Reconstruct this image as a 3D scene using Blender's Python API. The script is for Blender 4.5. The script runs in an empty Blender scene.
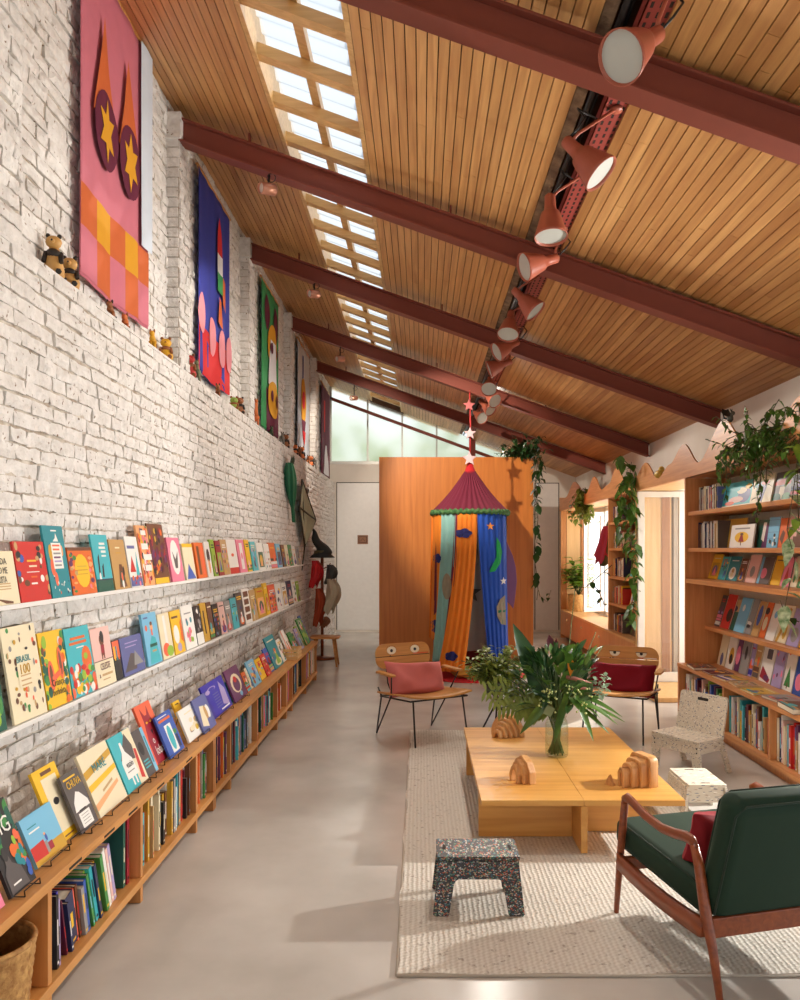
import bpy, math, random
from mathutils import Vector, Matrix
PI = math.pi
scene = bpy.context.scene
COL = scene.collection
F, CX, CY, EYE = 760.0, 421.0, 548.0, 1.6

def P(px, py, d):
    return Vector(((px-CX)/F*d, d, EYE-(py-CY)/F*d))
def DX(px, x):                       # distance of the point seen at column px on the plane X = x
    return F*x/(px-CX)
def lin(c):
    return tuple(((v/255.0)/12.92 if v <= 10 else ((v/255.0+0.055)/1.055)**2.4) for v in c)

# ------------------------------------------------------------------ mesh builder
class MB:
    def __init__(s):
        s.v=[]; s.f=[]; s.m=[]; s.t=[]; s.s=[]
    def face(s, idx, m=0, t=.5, sm=False):
        s.f.append(tuple(idx)); s.m.append(m); s.t.append(t); s.s.append(sm)
    def box(s, x0,x1,y0,y1,z0,z1, m=0, t=.5, M=None):
        if x0>x1: x0,x1=x1,x0
        if y0>y1: y0,y1=y1,y0
        if z0>z1: z0,z1=z1,z0
        b=len(s.v)
        c=[(x0,y0,z0),(x1,y0,z0),(x1,y1,z0),(x0,y1,z0),(x0,y0,z1),(x1,y0,z1),(x1,y1,z1),(x0,y1,z1)]
        s.v += [tuple(M@Vector(p)) if M else p for p in c]
        for q in ((0,3,2,1),(4,5,6,7),(0,1,5,4),(1,2,6,5),(2,3,7,6),(3,0,4,7)):
            s.face([b+i for i in q], m, t)
    def hexa(s, c, m=0, t=.5):       # 8 corners: bottom ring, top ring
        b=len(s.v); s.v += [tuple(p) for p in c]
        for q in ((0,3,2,1),(4,5,6,7),(0,1,5,4),(1,2,6,5),(2,3,7,6),(3,0,4,7)):
            s.face([b+i for i in q], m, t)
    def quad(s, a,b,c,d, m=0, t=.5, sm=False):
        k=len(s.v); s.v += [tuple(p) for p in (a,b,c,d)]; s.face((k,k+1,k+2,k+3), m, t, sm)
    def tube(s, pts, r, n=8, m=0, t=.5, cap=True, sm=True, flat=None):
        pts=[Vector(p) for p in pts]; N=len(pts)
        rr = r if isinstance(r,(list,tuple)) else [r]*N
        tan=[]
        for i in range(N):
            d=(pts[min(i+1,N-1)]-pts[max(i-1,0)])
            tan.append(d.normalized() if d.length>1e-9 else Vector((0,0,1)))
        ref=Vector((0,0,1)) if abs(tan[0].z)<.9 else Vector((1,0,0))
        u=tan[0].cross(ref).normalized(); b=len(s.v)
        for i in range(N):
            u=(u-tan[i]*u.dot(tan[i])); u = u.normalized() if u.length>1e-6 else tan[i].orthogonal().normalized()
            w=tan[i].cross(u)
            fl=flat if flat else 1.0
            for k in range(n):
                a=2*PI*k/n
                s.v.append(tuple(pts[i]+u*math.cos(a)*rr[i]+w*math.sin(a)*rr[i]*fl))
        for i in range(N-1):
            for k in range(n):
                k2=(k+1)%n
                s.face((b+i*n+k,b+i*n+k2,b+(i+1)*n+k2,b+(i+1)*n+k), m, t, sm)
        if cap:
            s.face([b+k for k in range(n)][::-1], m, t); s.face([b+(N-1)*n+k for k in range(n)], m, t)
    def lathe(s, prof, n=24, m=0, t=.5, M=None, sm=True, capb=False, capt=False):
        b=len(s.v)
        for r,z in prof:
            for k in range(n):
                a=2*PI*k/n; p=Vector((r*math.cos(a), r*math.sin(a), z))
                s.v.append(tuple(M@p) if M else tuple(p))
        for i in range(len(prof)-1):
            for k in range(n):
                k2=(k+1)%n
                s.face((b+i*n+k,b+i*n+k2,b+(i+1)*n+k2,b+(i+1)*n+k), m, t, sm)
        if capb: s.face([b+k for k in range(n)][::-1], m, t)
        if capt: s.face([b+(len(prof)-1)*n+k for k in range(n)], m, t)
    def prism(s, poly, h0, h1, m=0, t=.5, M=None):       # 2D polygon (CCW) in XY extruded along Z
        n=len(poly); b=len(s.v)
        for h in (h0,h1):
            for x,y in poly:
                p=Vector((x,y,h)); s.v.append(tuple(M@p) if M else tuple(p))
        s.face([b+i for i in range(n)][::-1], m, t); s.face([b+n+i for i in range(n)], m, t)
        for i in range(n):
            j=(i+1)%n; s.face((b+i,b+j,b+n+j,b+n+i), m, t)
    def grid(s, fn, nu, nv, m=0, t=.5, sm=True, wrap=False):
        b=len(s.v)
        for i in range(nu+1):
            for j in range(nv+1):
                s.v.append(tuple(fn(i/nu, j/nv)))
        for i in range(nu):
            for j in range(nv):
                s.face((b+i*(nv+1)+j, b+(i+1)*(nv+1)+j, b+(i+1)*(nv+1)+j+1, b+i*(nv+1)+j+1), m, t, sm)
    def leaf(s, base, d, up, L, W, droop=.3, m=0, t=.5, n=3, fold=.25, tip=.0, shape=None):
        d=Vector(d).normalized(); up=Vector(up)
        side=d.cross(up)
        if side.length<1e-4: side=d.orthogonal()
        side.normalize(); nrm=side.cross(d).normalized()
        b=len(s.v); p=Vector(base)
        for i in range(n+1):
            q=i/n
            w=(shape[i] if shape else math.sin(PI*min(1,(q*.9+.08)))**.8)*W*.5
            if i==n and not shape: w=W*.03
            c=p+d*(L*q)-Vector((0,0,1))*(droop*L*q*q)
            s.v += [tuple(c-side*w+nrm*w*fold), tuple(c), tuple(c+side*w+nrm*w*fold)]
        for i in range(n):
            a=b+i*3
            s.face((a,a+1,a+4,a+3), m, t, True); s.face((a+1,a+2,a+5,a+4), m, t, True)
    def ball(s, c, r, n=10, m=0, t=.5, M=None):
        c=Vector(c); rx,ry,rz = r if isinstance(r,(tuple,list)) else (r,r,r)
        b=len(s.v); k=max(4,n//2)
        for i in range(k+1):
            th=PI*i/k
            for j in range(n):
                a=2*PI*j/n
                p=Vector((rx*math.sin(th)*math.cos(a), ry*math.sin(th)*math.sin(a), rz*math.cos(th)))
                if M: p=M@p
                s.v.append(tuple(c+p))
        for i in range(k):
            for j in range(n):
                j2=(j+1)%n
                s.face((b+i*n+j,b+(i+1)*n+j,b+(i+1)*n+j2,b+i*n+j2), m, t, True)
    def build(s, name, mats, parent=None, loc=None, rot=None, bevel=0, subsurf=0, solid=0):
        me=bpy.data.meshes.new(name); me.from_pydata(s.v, [], s.f)
        if not isinstance(mats,(list,tuple)): mats=[mats]
        for mt in mats: me.materials.append(mt)
        me.polygons.foreach_set('material_index', s.m); me.polygons.foreach_set('use_smooth', s.s)
        at=me.attributes.new('tone','FLOAT','FACE'); at.data.foreach_set('value', s.t)
        me.update()
        o=bpy.data.objects.new(name, me); COL.objects.link(o)
        if parent: o.parent=parent
        if loc is not None: o.location=loc
        if rot is not None: o.rotation_euler=rot
        if solid:
            md=o.modifiers.new('solid','SOLIDIFY'); md.thickness=solid; md.offset=0
        if subsurf:
            md=o.modifiers.new('sub','SUBSURF'); md.levels=subsurf; md.render_levels=subsurf
        if bevel:
            md=o.modifiers.new('bevel','BEVEL'); md.width=bevel; md.segments=2; md.limit_method='ANGLE'
        return o

def tag(o, label, cat, group=None, kind=None):
    o['label']=label; o['category']=cat
    if group: o['group']=group
    if kind: o['kind']=kind
    return o
def thing(name, label, cat, loc=(0,0,0), rot=(0,0,0), group=None):
    o=bpy.data.objects.new(name, None); COL.objects.link(o)
    o.location=loc; o.rotation_euler=rot; o.empty_display_size=.05
    return tag(o, label, cat, group)
def struct(o, label=None, cat=None):
    o['kind']='structure'
    if label: o['label']=label
    if cat: o['category']=cat
    return o

# ------------------------------------------------------------------ materials
MATS={}
def nt(name):
    m=bpy.data.materials.new(name); m.use_nodes=True
    t=m.node_tree; b=t.nodes['Principled BSDF']
    return m,t,b
def M(c, rough=.5, metal=0, name=None, spec=.5, sheen=0, var=.06):
    key=(tuple(c),rough,metal,name,spec,sheen)
    if key in MATS: return MATS[key]
    m,t,b=nt(name or 'paint_%d_%d_%d'%tuple(c))
    L=lin(c)
    n=t.nodes.new('ShaderNodeTexNoise'); n.inputs['Scale'].default_value=14; n.inputs['Detail'].default_value=3
    tc=t.nodes.new('ShaderNodeTexCoord'); t.links.new(tc.outputs['Object'], n.inputs['Vector'])
    mx=t.nodes.new('ShaderNodeMix'); mx.data_type='RGBA'
    mx.inputs[6].default_value=(*[v*(1-var) for v in L],1); mx.inputs[7].default_value=(*[min(1,v*(1+var)) for v in L],1)
    t.links.new(n.outputs['Fac'], mx.inputs[0]); t.links.new(mx.outputs[2], b.inputs['Base Color'])
    b.inputs['Roughness'].default_value=rough; b.inputs['Metallic'].default_value=metal
    b.inputs['Specular IOR Level'].default_value=spec
    if sheen:
        b.inputs['Sheen Weight'].default_value=sheen; b.inputs['Sheen Roughness'].default_value=.35
        b.inputs['Sheen Tint'].default_value=(*[min(1,v*2.0+.1) for v in L],1)
    MATS[key]=m; return m
def wood(name, c1, c2, axis='y', scale=1, rough=.42, tone=None, bump=.08):
    if name in MATS: return MATS[name]
    m,t,b=nt(name)
    tc=t.nodes.new('ShaderNodeTexCoord'); mp=t.nodes.new('ShaderNodeMapping')
    s={'x':(1.2,22,22),'y':(22,1.2,22),'z':(22,22,1.2)}[axis]
    mp.inputs['Scale'].default_value=[v*scale for v in s]
    t.links.new(tc.outputs['Object'], mp.inputs['Vector'])
    n=t.nodes.new('ShaderNodeTexNoise'); n.inputs['Scale'].default_value=1.6; n.inputs['Detail'].default_value=6; n.inputs['Distortion'].default_value=.6
    t.links.new(mp.outputs['Vector'], n.inputs['Vector'])
    r=t.nodes.new('ShaderNodeValToRGB'); r.color_ramp.elements[0].position=.3; r.color_ramp.elements[1].position=.72
    r.color_ramp.elements[0].color=(*lin(c1),1); r.color_ramp.elements[1].color=(*lin(c2),1)
    t.links.new(n.outputs['Fac'], r.inputs['Fac'])
    out=r.outputs['Color']
    if tone:
        at=t.nodes.new('ShaderNodeAttribute'); at.attribute_name='tone'
        r2=t.nodes.new('ShaderNodeValToRGB'); e=r2.color_ramp.elements
        e[0].color=(*tone[0],1); e[1].color=(*tone[1],1)
        t.links.new(at.outputs['Fac'], r2.inputs['Fac'])
        mx=t.nodes.new('ShaderNodeMix'); mx.data_type='RGBA'; mx.blend_type='MULTIPLY'; mx.inputs[0].default_value=1
        t.links.new(out, mx.inputs[6]); t.links.new(r2.outputs['Color'], mx.inputs[7]); out=mx.outputs[2]
    t.links.new(out, b.inputs['Base Color']); b.inputs['Roughness'].default_value=rough
    bp=t.nodes.new('ShaderNodeBump'); bp.inputs['Strength'].default_value=bump; bp.inputs['Distance'].default_value=.01
    t.links.new(n.outputs['Fac'], bp.inputs['Height']); t.links.new(bp.outputs['Normal'], b.inputs['Normal'])
    MATS[name]=m; return m
def speckle(name, base, cols, scale=60, rough=.5, amount=.5):
    m,t,b=nt(name)
    tc=t.nodes.new('ShaderNodeTexCoord')
    v=t.nodes.new('ShaderNodeTexVoronoi'); v.inputs['Scale'].default_value=scale; v.inputs['Randomness'].default_value=1
    mp=t.nodes.new('ShaderNodeMapping'); mp.inputs['Rotation'].default_value=(.5,.6,.4); mp.inputs['Scale'].default_value=(1,.45,1.6)
    t.links.new(tc.outputs['Object'], mp.inputs['Vector']); t.links.new(mp.outputs['Vector'], v.inputs['Vector'])
    sp=t.nodes.new('ShaderNodeSeparateColor'); t.links.new(v.outputs['Color'], sp.inputs['Color'])
    r=t.nodes.new('ShaderNodeValToRGB'); r.color_ramp.interpolation='CONSTANT'
    e=r.color_ramp.elements; k=len(cols)
    e[0].position=0; e[0].color=(*lin(base),1); e[1].position=1-amount; e[1].color=(*lin(cols[0]),1)
    for i,c in enumerate(cols[1:]):
        q=e.new(1-amount+amount*(i+1)/k); q.color=(*lin(c),1)
    t.links.new(sp.outputs['Red'], r.inputs['Fac']); t.links.new(r.outputs['Color'], b.inputs['Base Color'])
    b.inputs['Roughness'].default_value=rough; MATS[name]=m; return m
def noisy(name, c1, c2, scale=6, rough=.6, bump=.2, detail=6, spec=.5, rrange=None, dist=.01):
    m,t,b=nt(name)
    tc=t.nodes.new('ShaderNodeTexCoord'); n=t.nodes.new('ShaderNodeTexNoise')
    n.inputs['Scale'].default_value=scale; n.inputs['Detail'].default_value=detail
    t.links.new(tc.outputs['Object'], n.inputs['Vector'])
    r=t.nodes.new('ShaderNodeValToRGB'); r.color_ramp.elements[0].position=.3; r.color_ramp.elements[1].position=.7
    r.color_ramp.elements[0].color=(*lin(c1),1); r.color_ramp.elements[1].color=(*lin(c2),1)
    t.links.new(n.outputs['Fac'], r.inputs['Fac']); t.links.new(r.outputs['Color'], b.inputs['Base Color'])
    b.inputs['Roughness'].default_value=rough; b.inputs['Specular IOR Level'].default_value=spec
    if rrange:
        mr=t.nodes.new('ShaderNodeMapRange'); mr.inputs['To Min'].default_value=rrange[0]; mr.inputs['To Max'].default_value=rrange[1]
        t.links.new(n.outputs['Fac'], mr.inputs['Value']); t.links.new(mr.outputs['Result'], b.inputs['Roughness'])
    if bump:
        bp=t.nodes.new('ShaderNodeBump'); bp.inputs['Strength'].default_value=bump; bp.inputs['Distance'].default_value=dist
        t.links.new(n.outputs['Fac'], bp.inputs['Height']); t.links.new(bp.outputs['Normal'], b.inputs['Normal'])
    MATS[name]=m; return m
def leafmat(name, c1, c2, rough=.35, scale=9):
    m=noisy(name, c1, c2, scale=scale, rough=rough, bump=.1)
    t=m.node_tree; b=t.nodes['Principled BSDF']; out=t.nodes['Material Output']
    tr=t.nodes.new('ShaderNodeBsdfTranslucent'); mx=t.nodes.new('ShaderNodeMixShader'); mx.inputs[0].default_value=.28
    src=b.inputs['Base Color'].links[0].from_socket; t.links.new(src, tr.inputs['Color'])
    t.links.new(b.outputs[0], mx.inputs[1]); t.links.new(tr.outputs[0], mx.inputs[2]); t.links.new(mx.outputs[0], out.inputs['Surface'])
    return m

OAK   = wood('oak', (188,128,66), (212,152,86), 'y')
OAKX  = wood('oak_cross', (188,128,66), (212,152,86), 'x')
OAKZ  = wood('oak_upright', (186,122,64), (208,146,84), 'z')
CASE  = wood('bookcase_oak', (194,126,72), (218,154,96), 'y')
CASEZ = wood('bookcase_oak_upright', (194,126,72), (218,154,96), 'z')
PLY   = wood('plywood', (200,116,46), (220,138,60), 'z', .6)
PALEW = wood('pale_plywood', (216,172,112), (232,192,134), 'z', .6)
CEIL  = wood('ceiling_slats', (190,138,84), (222,174,112), 'y', .8, tone=((.66,.54,.44),(1.06,1.06,1.06)))
TABLE = wood('table_veneer', (214,152,72), (234,178,96), 'x', .7, rough=.35)
TEAK  = wood('teak', (122,58,28), (158,82,42), 'y', 1.2, rough=.35)
CHAIRW= wood('chair_plywood', (186,126,58), (214,156,82), 'x', 1.0)
BATTEN= wood('pine_batten', (206,162,100), (232,192,130), 'x', 1)
STACKW= wood('toy_wood', (196,140,84), (222,170,112), 'z', 2.0)
WHITEP= noisy('white_plaster', (226,218,206), (234,228,218), 3, .85, .03, spec=.2)
WHITEW= M((238,236,232), .4, name='white_paint')
BRICK = noisy('painted_brick', (214,210,205), (236,233,229), 18, .75, 1.0, detail=9, spec=.25, dist=.022)
def pit(m):
    t=m.node_tree; b=t.nodes['Principled BSDF']; tc=t.nodes.new('ShaderNodeTexCoord'); n=t.nodes.new('ShaderNodeTexNoise'); n.inputs['Scale'].default_value=38; n.inputs['Detail'].default_value=2
    t.links.new(tc.outputs['Object'],n.inputs['Vector']); r=t.nodes.new('ShaderNodeValToRGB'); e=r.color_ramp.elements; e[0].position=.27; e[1].position=.34; e[0].color=(*lin((150,126,104)),1); e[1].color=(1,1,1,1)
    t.links.new(n.outputs['Fac'],r.inputs['Fac']); mx=t.nodes.new('ShaderNodeMix'); mx.data_type='RGBA'; mx.blend_type='MULTIPLY'; mx.inputs[0].default_value=1
    t.links.new(b.inputs['Base Color'].links[0].from_socket,mx.inputs[6]); t.links.new(r.outputs['Color'],mx.inputs[7]); t.links.new(mx.outputs[2],b.inputs['Base Color'])
pit(BRICK)
MORTAR= noisy('old_mortar', (150,132,112), (222,214,202), 16, .9, .8, spec=.1, dist=.02)
STEEL = M((128,64,50), .55, name='oxide_red_steel', spec=.4)
TRAY  = M((150,62,54), .5, name='red_tray')
LAMP  = M((172,92,70), .42, name='salmon_lamp_enamel')
BLACK = M((24,22,21), .4, name='black_metal')
DARK  = M((40,30,22), .8, name='void_shade'); UNDER = M((84,54,32), .9, name='ceiling_underlay')  # DARK: near-black colour painted for the shade inside slots and gaps
WIRE  = M((28,26,25), .35, .6, name='black_wire')
PAGES = M((232,224,204), .8, name='book_pages', spec=.2)
FLOOR = noisy('polished_concrete', (184,178,170), (212,207,200), 1.6, .25, 0, 5, spec=.5, rrange=(.18,.30))
CONC2 = None
# ------------------------------------------------------------------ the room shell
XL, XR, XREC = -1.66, 2.95, -1.76       # left wall face, right wall face, upper recessed wall face
YB = 14.5                               # back wall
def zc(x): return 4.058-.367*x          # underside of the sloped ceiling
def zb(x): return 3.82-.356*x           # underside of the beams
BEAMS = [1.05, 3.2, 5.3, 7.45, 9.8, 12.1]

m=MB(); m.box(-1.9,5.4,-4,15,-.1,0)
struct(m.build('floor', FLOOR))

R=random.Random(4)
def brickface(mb, y0, y1, z0, z1, x, dirx=1, BW=.22, BH=.068):
    """courses of separate uneven bricks standing proud of the mortar plane X = x"""
    rows=int((z1-z0)/BH+.5); bh=(z1-z0)/rows
    for r in range(rows):
        z=z0+r*bh; y=y0-R.random()*.2; sag=R.uniform(-.004,.004)
        while y<y1:
            w=R.choice((.215,.22,.225,.21,.11,.12,.16))*R.uniform(.9,1.1); a=max(y,y0)+R.uniform(.002,.006); b=min(y+w,y1)-R.uniform(.002,.007); y+=w
            if b-a<.02: continue
            zz0=z+R.uniform(.001,.007)+sag; zz1=z+bh-R.uniform(.001,.007)+sag
            d=.014+R.uniform(-.008,.008); tl=R.uniform(-.005,.005)
            k=len(mb.v); nn=5 if w>.15 else 3
            for i in range(nn+1):
                for j in range(3):
                    u=i/nn; v=j/2
                    e=(i in (0,nn)) or (j in (0,2)); cnr=(i in (0,nn)) and (j in (0,2))
                    jy=R.uniform(-.006,.006)*(.5 if i in (0,nn) else 1); jz=R.uniform(-.005,.005)*(.8 if j!=1 else 1)
                    if cnr: jy*=1.2
                    mb.v.append((x+dirx*(d*(.62 if e else 1)+tl*(2*v-1)+R.uniform(-.0035,.0035)), min(y1,max(y0,a+(b-a)*u+jy)), zz0+(zz1-zz0)*v+jz))
            for i in range(nn):
                for j in range(2):
                    q=(k+i*3+j,k+(i+1)*3+j,k+(i+1)*3+j+1,k+i*3+j+1)
                    mb.face(q if dirx>0 else q[::-1], 0, R.random(), False)
            ring=[k+j for j in range(3)]+[k+i*3+2 for i in range(1,nn+1)]+[k+nn*3+1,k+nn*3]+[k+i*3 for i in range(nn-1,0,-1)]
            b2=len(mb.v)
            for q in ring: mb.v.append((x-dirx*.004, mb.v[q][1], mb.v[q][2]))
            for i in range(len(ring)):
                j=(i+1)%len(ring); mb.face((ring[i],ring[j],b2+j,b2+i), 0, .5, False)
ZL=2.84
m=MB()
m.box(XL-.3,XL,-4,YB+.1,0,ZL,1)                       # thick lower wall, its top is the toy ledge
m.box(XREC-.2,XREC,-4,YB+.1,ZL,5.2,1)
brickface(m,-.5,YB,0.0,ZL,XL)
brickface(m,1.8,YB,ZL,zc(XREC)+.0,XREC)
wl=m.build('wall_left',[BRICK,MORTAR]); struct(wl)
# ledge cap of smooth render
m=MB(); m.box(XL-.1,XL+.012,-4,YB,ZL-.012,ZL+.004)
m.build('ledge',BRICK,wl)
for i,by in enumerate((3.06,5.36,7.48,9.82,12.12)):
    pw=.11; m=MB(); m.box(XREC,XL-.014,by-pw,by+pw,ZL,4.52,1)
    brickface(m,by-pw,by+pw,ZL+.01,4.5,XL-.012)
    # end face towards the viewer and its opposite
    for yy,dr in ((by-pw,-1),(by+pw,1)):
        z=ZL+.01
        while z<4.47:
            m.box(XREC+.005,XL-.012+R.uniform(-.006,.003),yy+dr*.008*R.random(),yy+dr*.012,z,z+.062,0); z+=.069
    m.box(XREC,XL+.008,by-pw-.03,by+pw+.03,4.42,4.60,0)
    m.build('pilaster',[BRICK,MORTAR],wl,bevel=.006)

m=MB(); m.box(XL-.3,3.3,YB,YB+.15,0,3.2); 
struct(m.build('wall_back',WHITEP))
m=MB(); m.box(-1.9,-1.0,-3.9,-3.75,0,5.0); m.box(1.0,5.4,-3.9,-3.75,0,4.6); m.box(-1.0,1.0,-3.9,-3.75,2.5,4.9)
struct(m.build('wall_front',WHITEP))
# clerestory glazing above the back wall
FROST,t,b=nt('frosted_glass'); b.inputs['Base Color'].default_value=(.80,.78,.68,1)
b.inputs['Transmission Weight'].default_value=.92; b.inputs['Roughness'].default_value=.62; b.inputs['IOR'].default_value=1.08
ALU=M((186,184,178),.4,.3,name='grey_aluminium')
wt=MB(); x0,x1=XREC,2.95
wt.box(x0,x1,YB+.02,YB+.09,3.2,3.26); wt.box(x0,x0+.05,YB+.02,YB+.09,3.26,zc(x0))
for xx in (-1.02,-.36,.3): wt.box(xx-.015,xx+.015,YB+.03,YB+.08,3.26,zc(xx))
wt.box(.92,1.04,YB+.0,YB+.09,3.2,zc(.92),1)
wt.hexa([(x0,YB+.02,zc(x0)-.26),(x1,YB+.02,zc(x1)-.26),(x1,YB+.08,zc(x1)-.26),(x0,YB+.08,zc(x0)-.26),(x0,YB+.02,zc(x0)-.2),(x1,YB+.02,zc(x1)-.2),(x1,YB+.08,zc(x1)-.2),(x0,YB+.08,zc(x0)-.2)],1)
w1=struct(wt.build('window_1',[ALU,STEEL]))
g=MB(); n=[-1.76,-1.02,-.36,.3,.98,2.3]
g.hexa([(x0,YB+.05,3.26),(2.3,YB+.05,3.22),(2.3,YB+.058,3.22),(x0,YB+.058,3.26),(x0,YB+.05,zc(x0)),(2.3,YB+.05,zc(2.3)),(2.3,YB+.058,zc(2.3)),(x0,YB+.058,zc(x0))])
g.build('glass',FROST,w1)
# greenery outside the clerestory
HEDGE=leafmat('outside_leaves',(120,150,84),(176,200,124))
h=MB(); rr=random.Random(9)
for i in range(420):
    c=Vector((rr.uniform(-4,5),rr.uniform(17.5,20),rr.uniform(2.2,4.1)+rr.random()**2*1.0))
    h.leaf(c,(rr.uniform(-1,1),rr.uniform(-1,1),rr.uniform(-.4,.6)),(0,0,1),.6,.4,.3,n=2)
tag(h.build('hedge',HEDGE),'green foliage outside the high frosted glazing','hedge',kind='stuff')
# flush white doors in the back wall
def flushdoor(name,xa,xb,zt):
    d=MB(); d.box(xa,xb,YB-.012,YB+.0,.04,zt); o=struct(d.build(name,WHITEW,bevel=.003))
    f=MB(); f.box(xa-.014,xa,YB-.006,YB,0.04,zt+.014); f.box(xb,xb+.014,YB-.006,YB,.04,zt+.014); f.box(xa-.014,xb+.014,YB-.006,YB,zt,zt+.014)
    f.build('gap_shade',DARK,o); return o  # dark strips laid round the door to paint in its gap's shade
d1=flushdoor('door_1',-1.60,-.62,2.84)
h=MB(); h.lathe([(.0,0),(.03,0),(.03,.04),(.0,.04)],16,M=Matrix.Translation((-.72,YB-.012,1.16))@Matrix.Rotation(PI/2,4,'X')); h.build('handle',M((70,50,36),.4,.5),d1)
d2=flushdoor('door_2',2.18,2.62,2.83)
m=MB(); m.box(XREC,3.2,YB-.02,YB,0,.035)
struct(m.build('baseboard_back',WHITEP))
s=thing('door_sign','small square brown sign plaque on the white back door','sign',(-1.11,YB-.014,1.76))
m=MB(); m.box(-.1,.1,-.008,-.001,-.085,.085); m.build('plate',M((150,104,76),.5),s,bevel=.003)
m=MB()
for a,bb,c,d in ((-.08,-.065,-.06,.06),(.065,.08,-.06,.06),(-.08,.08,.05,.062),(-.08,.08,-.062,-.05)): m.box(a,bb,-.0095,-.008,c,d)
m.tube([(-.04,-.009,-.03),(0,-.009,.025),(.04,-.009,-.03)],.005,6); m.build('engraving',M((92,58,40),.5),s)

# right wall: solid piers, lintels above the glazed bays
YA0,YA1,YD,YBC,YW = 4.8,7.24,8.87,10.2,13.57
m=MB()
def wr(y0,y1,z0,z1): m.box(XR,XR+.15,y0,y1,z0,z1)
wr(YA0,YA1,0,3.1); wr(YA1,YD,2.27,3.1); wr(YD,YBC,0,3.1); wr(YBC,YW,0,.5); wr(YBC,YW,2.27,3.1); wr(YW,YB+.1,0,3.1)
m.box(XR,5.4,YA0-.12,YA0,0,3.1)
struct(m.build('wall_right',WHITEP))

# ceiling: dark underlay with planks, open strip for the skylight, slot for the lamp tray
SK0,SK1=-.965,-.352
S0,S1=.74,.97
m=MB(); rc=random.Random(12)
Y0,Y1=-3.6,YB+.35
def slope(mb,xa,xb,ya,yb,dz0,dz1,mi,t):
    mb.hexa([(xa,ya,zc(xa)+dz0),(xb,ya,zc(xb)+dz0),(xb,yb,zc(xb)+dz0),(xa,yb,zc(xa)+dz0),(xa,ya,zc(xa)+dz1),(xb,ya,zc(xb)+dz1),(xb,yb,zc(xb)+dz1),(xa,yb,zc(xa)+dz1)],mi,t)
def planks(xa,xb,pitch,lo,hi,dz=0):
    n=round((xb-xa)/pitch); p=(xb-xa)/n
    for i in range(n):
        a=xa+i*p+.0028; b=xa+(i+1)*p-.0028; y=Y0-rc.random()*2; tn=rc.uniform(lo,hi)
        while y<Y1:
            e=min(y+rc.uniform(1.1,2.9),Y1)
            t=min(1,max(0,tn+rc.uniform(-.22,.22)))
            slope(m,a,b,max(y,Y0),e-.002,dz,dz+.02,0,t); y=e
planks(XREC,SK0,.055,.45,.8); planks(SK1,S0,.056,.6,1.0); planks(S1,XR+.15,.056,.15,.95,-.03)
slope(m,XREC-.2,SK0,Y0,Y1,.021,.16,1,.5); slope(m,SK1,S0,Y0,Y1,.021,.16,1,.5); slope(m,S1,5.4,Y0,YA0,.0,.16,1,.5); slope(m,S1,XR+.2,YA0,Y1,.0,.16,1,.5)
slope(m,S0-.02,S1+.02,Y0,Y1,.16,.2,1,.5); slope(m,SK0-.02,SK1+.02,YB+.0,Y1,-.01,.3,1,.5)
struct(m.build('ceiling',[CEIL,UNDER]))
# skylight: pine curbs, cross battens, centre purlin, translucent sheets
sk=MB()
slope(sk,SK0-.0,SK0+.03,Y0,YB,-.0,.3,0,.5); slope(sk,SK1-.03,SK1,Y0,YB,-.0,.3,0,.5)
for k in range(-14,22):
    y=4.37+.463*k
    if -3<y<14.2: slope(sk,SK0+.03,SK1-.03,y-.04,y+.035,.02,.085,0,.5)
slope(sk,-.685,-.63,Y0,YB,.09,.17,0,.5)
skl=struct(sk.build('window_2',BATTEN))
SHEET,t,b=nt('translucent_sheet')
for nd in list(t.nodes):
    if nd.name!='Material Output': t.nodes.remove(nd)
tr=t.nodes.new('ShaderNodeBsdfTranslucent'); tr.inputs[0].default_value=(.30,.315,.33,1)
tp=t.nodes.new('ShaderNodeBsdfTransparent'); tp.inputs[0].default_value=(.95,.97,1,1)
mx=t.nodes.new('ShaderNodeMixShader'); mx.inputs[0].default_value=.2
t.links.new(tr.outputs[0],mx.inputs[1]); t.links.new(tp.outputs[0],mx.inputs[2]); t.links.new(mx.outputs[0],t.nodes['Material Output'].inputs['Surface'])
g=MB()
def shf(u,v):
    x=SK0+(SK1-SK0)*u; y=Y0+(YB-Y0)*v
    return (x,y,zc(x)+.24+.018*math.sin(y*2*PI/.15))
g.grid(shf,1,1000)
g.build('glass',SHEET,skl)

# beams: steel channels with a wide lower flange
for by in BEAMS:
    m=MB()
    def sl(xa,xb,ya,yb,o0,o1):
        m.hexa([(xa,ya,zb(xa)+o0),(xb,ya,zb(xb)+o0),(xb,yb,zb(xb)+o0),(xa,yb,zb(xa)+o0),(xa,ya,zb(xa)+o1),(xb,ya,zb(xb)+o1),(xb,yb,zb(xb)+o1),(xa,yb,zb(xa)+o1)])
    sl(XL-.06,XR-.02,by-.06,by+.06,0,.014); sl(XL-.06,XR-.02,by-.022,by+.022,.014,.15); sl(XL-.06,XR-.02,by-.06,by+.06,.15,.164)
    for xx in (-1.2,0.2,1.6): sl(xx,xx+.012,by-.022,by+.022,.16,.24)
    struct(m.build('beam',STEEL,bevel=.002))

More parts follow.
